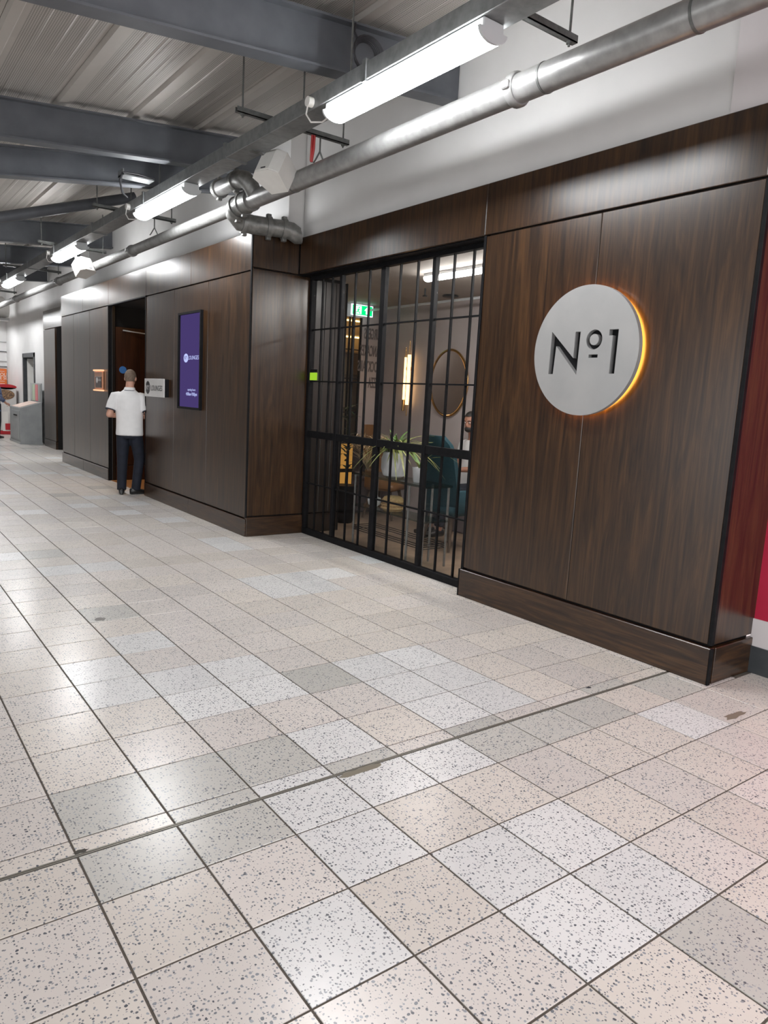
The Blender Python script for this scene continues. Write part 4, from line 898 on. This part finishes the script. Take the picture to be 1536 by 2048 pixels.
def head(P, b, c, tilt):
    # skull, jaw, neck, ears, nose on the body mesh; c = head centre
    c = Vector(c); Rt = Matrix.Translation(c) @ tilt
    t = B()
    t.ell((0, -.005, .015), (.074, .094, .100), 20, 14); t.ell((0, .028, -.045), (.058, .066, .068), 18, 12); t.ell((0, .05, -.088), (.03, .035, .022))
    t.ell((0, .094, -.018), (.013, .020, .022), 10, 8); t.ell((0, .082, .012), (.010, .014, .03), 10, 8)
    for sx_ in (-1, 1): t.ell((sx_*.077, .0, -.012), (.011, .021, .032), 10, 8); t.ell((sx_*.03, .078, .026), (.022, .012, .008), 10, 6)
    t.ell((0, .082, -.056), (.022, .012, .010), 10, 6)
    bmesh.ops.transform(t.bm, matrix=Rt, verts=t.bm.verts[:]); me = bpy.data.meshes.new('h'); t.bm.to_mesh(me); t.bm.free(); b.bm.from_mesh(me); return Rt
def eyes(P, Rt, par, hair_mat):
    for sx_ in (-1, 1):
        b = B(); b.ell((sx_*.031, .080, .008), (.013, .010, .009), 12, 8); bmesh.ops.transform(b.bm, matrix=Rt, verts=b.bm.verts[:]); P.raw(b, 'eye', EYEW, par)
        b = B(); b.ell((sx_*.031, .089, .008), (.0055, .003, .0055), 10, 6); bmesh.ops.transform(b.bm, matrix=Rt, verts=b.bm.verts[:]); P.raw(b, 'iris', HAIRD, par)
        b = B(); b.tube([(sx_*.015, .090, .028), (sx_*.032, .090, .034), (sx_*.05, .078, .028)], .004, 6); bmesh.ops.transform(b.bm, matrix=Rt, verts=b.bm.verts[:]); P.raw(b, 'eyebrow', hair_mat, par)
    b = B(); b.ell((0, .092, -.056), (.022, .006, .006), 12, 6); bmesh.ops.transform(b.bm, matrix=Rt, verts=b.bm.verts[:]); P.raw(b, 'mouth', LIPS, par)
def haircap(P, Rt, par, material, low=-.06, front=.055, k=1.07):
    b = B(); b.ell((0, -.008, .017), (.076*k, .096*k, .100*k), 28, 20)
    kill = [v for v in b.bm.verts if (v.co.y > front and v.co.z < .075) or v.co.z < low or (v.co.z < .0 and v.co.y > .01)]
    bmesh.ops.delete(b.bm, geom=kill, context='VERTS'); bmesh.ops.transform(b.bm, matrix=Rt, verts=b.bm.verts[:]); return P.raw(b, 'hair', material, par)

# ---- the man in the doorway, seen from behind
hd = math.radians(-24)
mx_, my_ = 5.08*T, 28.25*T
MM = Matrix.Translation((mx_, my_, 0)) @ Matrix.Rotation(hd, 4, 'Z')
P = Body(MM)
man = thing('person', 'person from behind in white polo shirt and navy trousers standing in the doorway', 'person', (5.08, 28.25, 0))
b = B()
tilt = Matrix.Rotation(math.radians(-12), 4, 'Z') @ Matrix.Rotation(math.radians(-14), 4, 'X')
Rt = head(P, b, (.005, .045, 1.645), tilt)
P.cap(b, (0, -.012, 1.44), (.003, .022, 1.585), .062, .056)
P.vloft(b, [(.86, 0, 0, .155, .105), (1.0, 0, 0, .15, .10), (1.15, 0, -.005, .16, .10), (1.3, 0, -.01, .175, .105), (1.39, 0, -.012, .165, .085), (1.45, 0, -.01, .08, .06)])
for s_ in (-1, 1):
    sh_, el, wr = (s_*.185, -.012, 1.385), (s_*.262, -.075, 1.125), (s_*.165, .15, 1.10)
    P.cap(b, sh_, el, .052, .043); P.cap(b, el, wr, .043, .028)
    P.hand(b, wr, Vector((-s_*.5, .8, .15)), Vector((-s_*.6, -.2, .6)), s_)
hips = {-1: ((-.085, 0, .90), (-.10, .015, .49), (-.105, -.03, .09)), 1: ((.085, 0, .90), (.13, .04, .49), (.085, -.01, .09))}
for s_ in (-1, 1):
    h, k_, a_ = hips[s_]; P.cap(b, h, k_, .085, .058); P.cap(b, k_, a_, .055, .038)
fd = {-1: Vector((-.1, 1, 0)).normalized(), 1: Vector((.85, .55, 0)).normalized()}
for s_ in (-1, 1):
    a_ = Vector(hips[s_][2]); P.cap(b, a_+Vector((0, 0, -.04))-fd[s_]*.02, a_+fd[s_]*.12+Vector((0, 0, -.055)), .032, .028)
P.put(b, .0075, 'body', SKIN, man, 3)
eyes(P, Rt, man, HAIR); haircap(P, Rt, man, HAIR, -.07, .05, 1.03)
b = B()
P.vloft(b, [(.838, 0, -.005, .186, .128), (.86, 0, -.005, .188, .130), (.95, 0, 0, .183, .124), (1.08, 0, -.004, .182, .120), (1.22, 0, -.012, .196, .124), (1.33, 0, -.014, .205, .120), (1.40, 0, -.012, .182, .098), (1.45, 0, -.008, .115, .076), (1.485, 0, -.004, .075, .066)])
for s_ in (-1, 1): b.tube([(s_*.13, -.01, 1.395), (s_*.19, -.013, 1.385), (s_*.225, -.04, 1.28), (s_*.247, -.062, 1.195)], [.06, .072, .072, .070], 16)
shirt = P.put(b, .011, 'shirt', SHIRT, man, 4)
b = B()
for s_ in (-1, 1):
    c0 = Vector((s_*.247, -.062, 1.198)); dd = Vector((s_*.022, -.022, -.085)).normalized(); b.tube([c0, c0+dd*.010], .0725, 20)
P.raw(b, 'sleeve_trim', NAVYTRIM, shirt)
b = B(); b.loft([((0, -.006, 1.468), (.084, 0, 0), (0, .077, 0)), ((0, -.006, 1.475), (.083, 0, 0), (0, .076, 0))], 24); P.raw(b, 'collar_stripe', NAVYTRIM, shirt)
b = B(); b.loft([((0, -.006, 1.475), (.082, 0, 0), (0, .076, 0)), ((0, .004, 1.515), (.068, 0, 0), (0, .066, 0))], 24); P.raw(b, 'collar', SHIRT, shirt)
text('shirt_mark', 'SPORT', .02, MM @ frame((0, -.108, 1.435), (1, 0, 0), (0, 0, 1)), NAVYTRIM, man, .001) if False else None
b = B()
for s_ in (-1, 1):
    h, k_, a_ = hips[s_]; h, k_, a_ = Vector(h), Vector(k_), Vector(a_)
    b.tube([h+Vector((0, 0, .03)), h+Vector((0, 0, -.06)), (h+k_)/2, k_, (k_+a_)/2, a_+Vector((0, 0, -.03))], [.075, .094, .089, .075, .067, .064], 18)
P.vloft(b, [(.80, 0, 0, .15, .115), (.88, 0, -.005, .172, .122), (.98, 0, 0, .165, .112)])
P.put(b, .011, 'trousers', JEANS, man, 4)
for s_ in (-1, 1):
    a_ = Vector(hips[s_][2]); d = fd[s_]; n_ = Vector((-d.y, d.x, 0)); b = B(); z0 = Vector((a_.x, a_.y, 0))
    b.loft([(z0-d*.085+Vector((0, 0, .045)), n_*.02, Vector((0, 0, .04))), (z0-d*.07+Vector((0, 0, .047)), n_*.036, Vector((0, 0, .046))), (z0-d*.01+Vector((0, 0, .05)), n_*.042, Vector((0, 0, .049))), (z0+d*.06+Vector((0, 0, .04)), n_*.045, Vector((0, 0, .039))), (z0+d*.14+Vector((0, 0, .031)), n_*.046, Vector((0, 0, .030))), (z0+d*.18+Vector((0, 0, .026)), n_*.03, Vector((0, 0, .022)))], 18); P.raw(b, 'shoe', SHOE, man)

# ---- seated person in the lounge
MS = Matrix.Translation((13.2*T, 15.7*T, 0)) @ Matrix.Rotation(math.radians(80), 4, 'Z')
P = Body(MS); per = thing('person', 'person in white t-shirt seated on the bench inside the lounge', 'person', (13.2, 15.7, 0))
b = B(); tilt = Matrix.Rotation(math.radians(25), 4, 'Z') @ Matrix.Rotation(math.radians(-12), 4, 'X')
Rt = head(P, b, (0, .05, 1.33), tilt); P.cap(b, (0, 0, 1.13), (0, .03, 1.27), .056, .05)
P.vloft(b, [(.47, 0, 0, .16, .12), (.65, 0, 0, .15, .10), (.95, 0, 0, .17, .10), (1.06, 0, 0, .16, .085), (1.13, 0, 0, .07, .06)])
for s_ in (-1, 1):
    sh_, el, wr = (s_*.18, 0, 1.06), (s_*.25, .03, .80), (s_*.12, .26, .78); P.cap(b, sh_, el, .05, .042); P.cap(b, el, wr, .042, .028); P.hand(b, wr, (-s_*.4, .9, 0), (-s_*.5, 0, -.7), s_)
    P.cap(b, (s_*.09, .02, .53), (s_*.11, .44, .53), .085, .058); P.cap(b, (s_*.11, .44, .53), (s_*.11, .46, .09), .055, .038); P.cap(b, (s_*.11, .44, .045), (s_*.11, .58, .035), .034, .028)
P.put(b, .0085, 'body', SKIND, per, 3); eyes(P, Rt, per, HAIRD); haircap(P, Rt, per, HAIRD, -.06, .055, 1.09)
b = B(); b.ell((0, .06, -.07), (.05, .045, .04), 16, 10); bmesh.ops.transform(b.bm, matrix=Rt, verts=b.bm.verts[:]); P.raw(b, 'beard', HAIRD, per)
b = B(); P.vloft(b, [(.50, 0, 0, .18, .135), (.7, 0, 0, .172, .12), (.95, 0, 0, .19, .115), (1.05, 0, 0, .175, .095), (1.12, 0, 0, .09, .07)])
for s_ in (-1, 1): b.tube([(s_*.13, 0, 1.07), (s_*.185, 0, 1.06), (s_*.225, .015, .90)], [.055, .066, .066], 14)
P.put(b, .012, 'tshirt', SHIRT, per, 3)
b = B(); P.vloft(b, [(.46, 0, .0, .17, .13), (.56, 0, 0, .17, .125)])
for s_ in (-1, 1): b.tube([(s_*.09, 0, .53), (s_*.11, .45, .53)], [.095, .072], 14); b.tube([(s_*.11, .44, .56), (s_*.11, .46, .12)], [.072, .06], 14)
P.put(b, .012, 'trousers', JEANS, per, 3)
for s_ in (-1, 1):
    b = B(); b.loft([((s_*.11, .40, .04), (.03, 0, 0), (0, 0, .035)), ((s_*.11, .48, .045), (.045, 0, 0), (0, 0, .045)), ((s_*.11, .58, .035), (.045, 0, 0), (0, 0, .034)), ((s_*.11, .65, .028), (.03, 0, 0), (0, 0, .024))], 14); P.raw(b, 'shoe', SHOE, per)

# ---- shopper at the far left edge, mostly outside the frame
MF = Matrix.Translation((4.75*T, 61.0*T, 0)) @ Matrix.Rotation(math.radians(-60), 4, 'Z')
P = Body(MF); far = thing('person', 'person in blue patterned top at the far left edge beside the kiosk', 'person', (4.75, 61, 0))
b = B(); Rt = head(P, b, (0, .04, 1.55), Matrix.Rotation(math.radians(-8), 4, 'X')); P.cap(b, (0, -.01, 1.36), (0, .02, 1.5), .055, .05)
P.vloft(b, [(.85, 0, 0, .15, .11), (1.0, 0, 0, .14, .10), (1.25, 0, 0, .16, .10), (1.32, 0, 0, .14, .08), (1.38, 0, 0, .07, .06)])
for s_ in (-1, 1):
    sh_, el, wr = (s_*.17, 0, 1.31), (s_*.23, .0, 1.06), (s_*.2, .2, .92); P.cap(b, sh_, el, .05, .042); P.cap(b, el, wr, .042, .027); P.hand(b, wr, (0, .8, -.4), (-s_, 0, 0), s_)
    P.cap(b, (s_*.09, 0, .85), (s_*.1, .02, .46), .085, .058); P.cap(b, (s_*.1, .02, .46), (s_*.1, -.02, .09), .055, .038); P.cap(b, (s_*.1, -.02, .045), (s_*.1, .12, .035), .033, .028)
P.put(b, .0085, 'body', SKIN, far, 3); eyes(P, Rt, far, HAIR); haircap(P, Rt, far, HAIR, -.08, .055, 1.1)
b = B(); P.vloft(b, [(.70, 0, 0, .20, .15), (.95, 0, 0, .175, .13), (1.2, 0, 0, .18, .12), (1.31, 0, 0, .165, .095), (1.37, 0, 0, .085, .068)])
for s_ in (-1, 1): b.tube([(s_*.12, 0, 1.32), (s_*.175, 0, 1.31), (s_*.235, 0, 1.05), (s_*.215, .12, .98)], [.055, .065, .062, .055], 14)
P.put(b, .012, 'blouse', BLOUSE, far, 3)
b = B()
for s_ in (-1, 1): b.tube([(s_*.09, 0, .9), (s_*.1, .02, .46), (s_*.1, -.02, .06)], [.11, .085, .075], 14)
P.put(b, .012, 'trousers', JEANS, far, 3)
for s_ in (-1, 1):
    b = B(); b.loft([((s_*.1, -.08, .04), (.03, 0, 0), (0, 0, .035)), ((s_*.1, 0, .045), (.042, 0, 0), (0, 0, .045)), ((s_*.1, .1, .035), (.045, 0, 0), (0, 0, .034)), ((s_*.1, .17, .028), (.03, 0, 0), (0, 0, .024))], 14); P.raw(b, 'shoe', SHOE, far)
bg = thing('shopping_bag', 'white and red carrier bag held beside the far left person', 'bag', (5.62, 60.6, .6))
b = B(); b.loft([((5.62, 60.6, .6), (.35, 0, 0), (0, .16, 0)), ((5.62, 60.6, 1.4), (.37, 0, 0), (0, .17, 0)), ((5.62, 60.6, 2.1), (.38, 0, 0), (0, .12, 0))], 4); mk('bag_body', b, POSTERT, bg)
b = B(); b.box(5.42, 5.8, 60.4, 60.46, .7, 1.2); mk('bag_print', b, CANDYR, bg)
b = B(); b.tube([(5.4, 60.6, 2.08), (5.45, 60.6, 2.5), (5.6, 60.6, 2.62), (5.75, 60.6, 2.5), (5.8, 60.6, 2.08)], .03, 6); mk('bag_handle', b, POSTERT, bg)

# ================================================================== FAR THINGS
ki = thing('info_kiosk', 'grey metal kiosk unit with sloped top standing against the far wall', 'kiosk', (6.3, 57, 0))
b = B(); b.poly([(5.55, 55.0, .12), (7.0, 55.0, .12), (7.0, 55.0, 3.08), (5.55, 55.0, 2.62)], (0, 4.1, 0)); mk('kiosk_body', b, KIOSK, ki)
b = B(); b.box(5.5, 7.02, 54.95, 59.15, 0, .14); mk('kiosk_base', b, KIOSK, ki)
b = B(); b.box(5.52, 5.55, 55.3, 58.8, .3, 2.4, .01); kd = mk('kiosk_door', b, KIOSK, ki); b = B(); b.box(5.48, 5.52, 56.0, 57.3, 2.0, 2.1); mk('kiosk_slot', b, BLACK, kd)
b = B(); b.poly([(5.6, 55.4, 2.65), (6.85, 55.4, 3.05), (6.85, 55.4, 3.07), (5.6, 55.4, 2.67)], (0, 3.3, 0)); mk('top_leaflet', b, mat('pale_pink_paper', (.60, .45, .38), .5), ki)
b = B(); b.box(6.98, 7.06, 55.1, 58.9, 3.05, 4.45, .01); mk('back_board', b, KIOSK, ki)
for y0, y1, c in ((55.3, 56.0, (.30, .31, .30)), (56.1, 57.0, (.62, .20, .22)), (57.1, 58.0, (.42, .52, .38)), (58.1, 58.7, (.36, .37, .36))):
    b = B(); b.box(6.95, 6.98, y0, y1, 3.15, 4.35); mk('leaflet_column', b, mat('leaflet', c, .5), ki)
op = thing('orange_poster', 'orange notice with white heading lines on the end wall at far left', 'poster', (6.4, 70.8, 2.8))
b = B(); b.box(5.0, 7.28, 70.8, 70.88, 2.9, 5.55); mk('poster_sheet', b, ORANGE, op)
fz = lambda x, y, z: frame((x, y, z), (1, 0, 0), (0, 0, 1))
for s, z, sz in (('CHECK YOUR', 5.02, .42), ('LUGGAGE SIZE', 4.72, .42), ('ENTER', 3.92, .34), ('CABIN', 3.68, .34)):
    text('poster_words', s, sz, fz(5.55 if sz < .4 else 5.15, 70.79, z), POSTERT, op, .004, 'LEFT', .9)
b = B()
for z in (5.3, 4.42, 4.2, 3.4): b.box(5.2, 7.1, 70.785, 70.80, z, z+.03)
mk('poster_lines', b, POSTERT, op)
cm = thing('sweet_machine', 'white and red vending stand with dark sweets window behind the kiosk', 'vending stand', (6.7, 66, 0))
b = B(); b.box(5.6, 7.15, 65.6, 67.4, .3, 4.0, .06); mk('stand_body', b, CANDYW, cm)
b = B(); b.box(5.55, 7.2, 65.55, 67.45, 0, .3, .03); mk('stand_base', b, CANDYR, cm)
b = B(); b.loft([((6.38, 65.6, 4.0), (.8, 0, 0), (0, 0, .22)), ((6.38, 67.4, 4.0), (.8, 0, 0), (0, 0, .22))], 20); mk('stand_cap', b, CANDYR, cm, 40)
b = B(); b.loft([((6.25, 65.55, 3.35), (.75, 0, 0), (0, 0, .42)), ((6.25, 65.59, 3.35), (.75, 0, 0), (0, 0, .42))], 24); mk('sweets_window', b, noisy('sweets', (.02, .015, .02), (.5, .30, .16), 26, .3), cm)
du = thing('air_duct', 'white boxed air unit high on the far left end wall', 'air unit', (6.0, 66, 9.8))
b = B(); b.loft([((5.2, 66, 10.4), (0, .8, 0), (0, 0, .9)), ((6.3, 66, 10.5), (0, .8, 0), (0, 0, .9)), ((6.75, 66, 10.35), (0, .6, 0), (0, 0, .6))], 18); mk('unit_casing', b, WHITEPLASTIC, du, 40)
b = B(); b.box(5.2, 6.7, 65.2, 66.2, 9.42, 9.62, .02); mk('outlet_grille', b, BRUSHED, du)
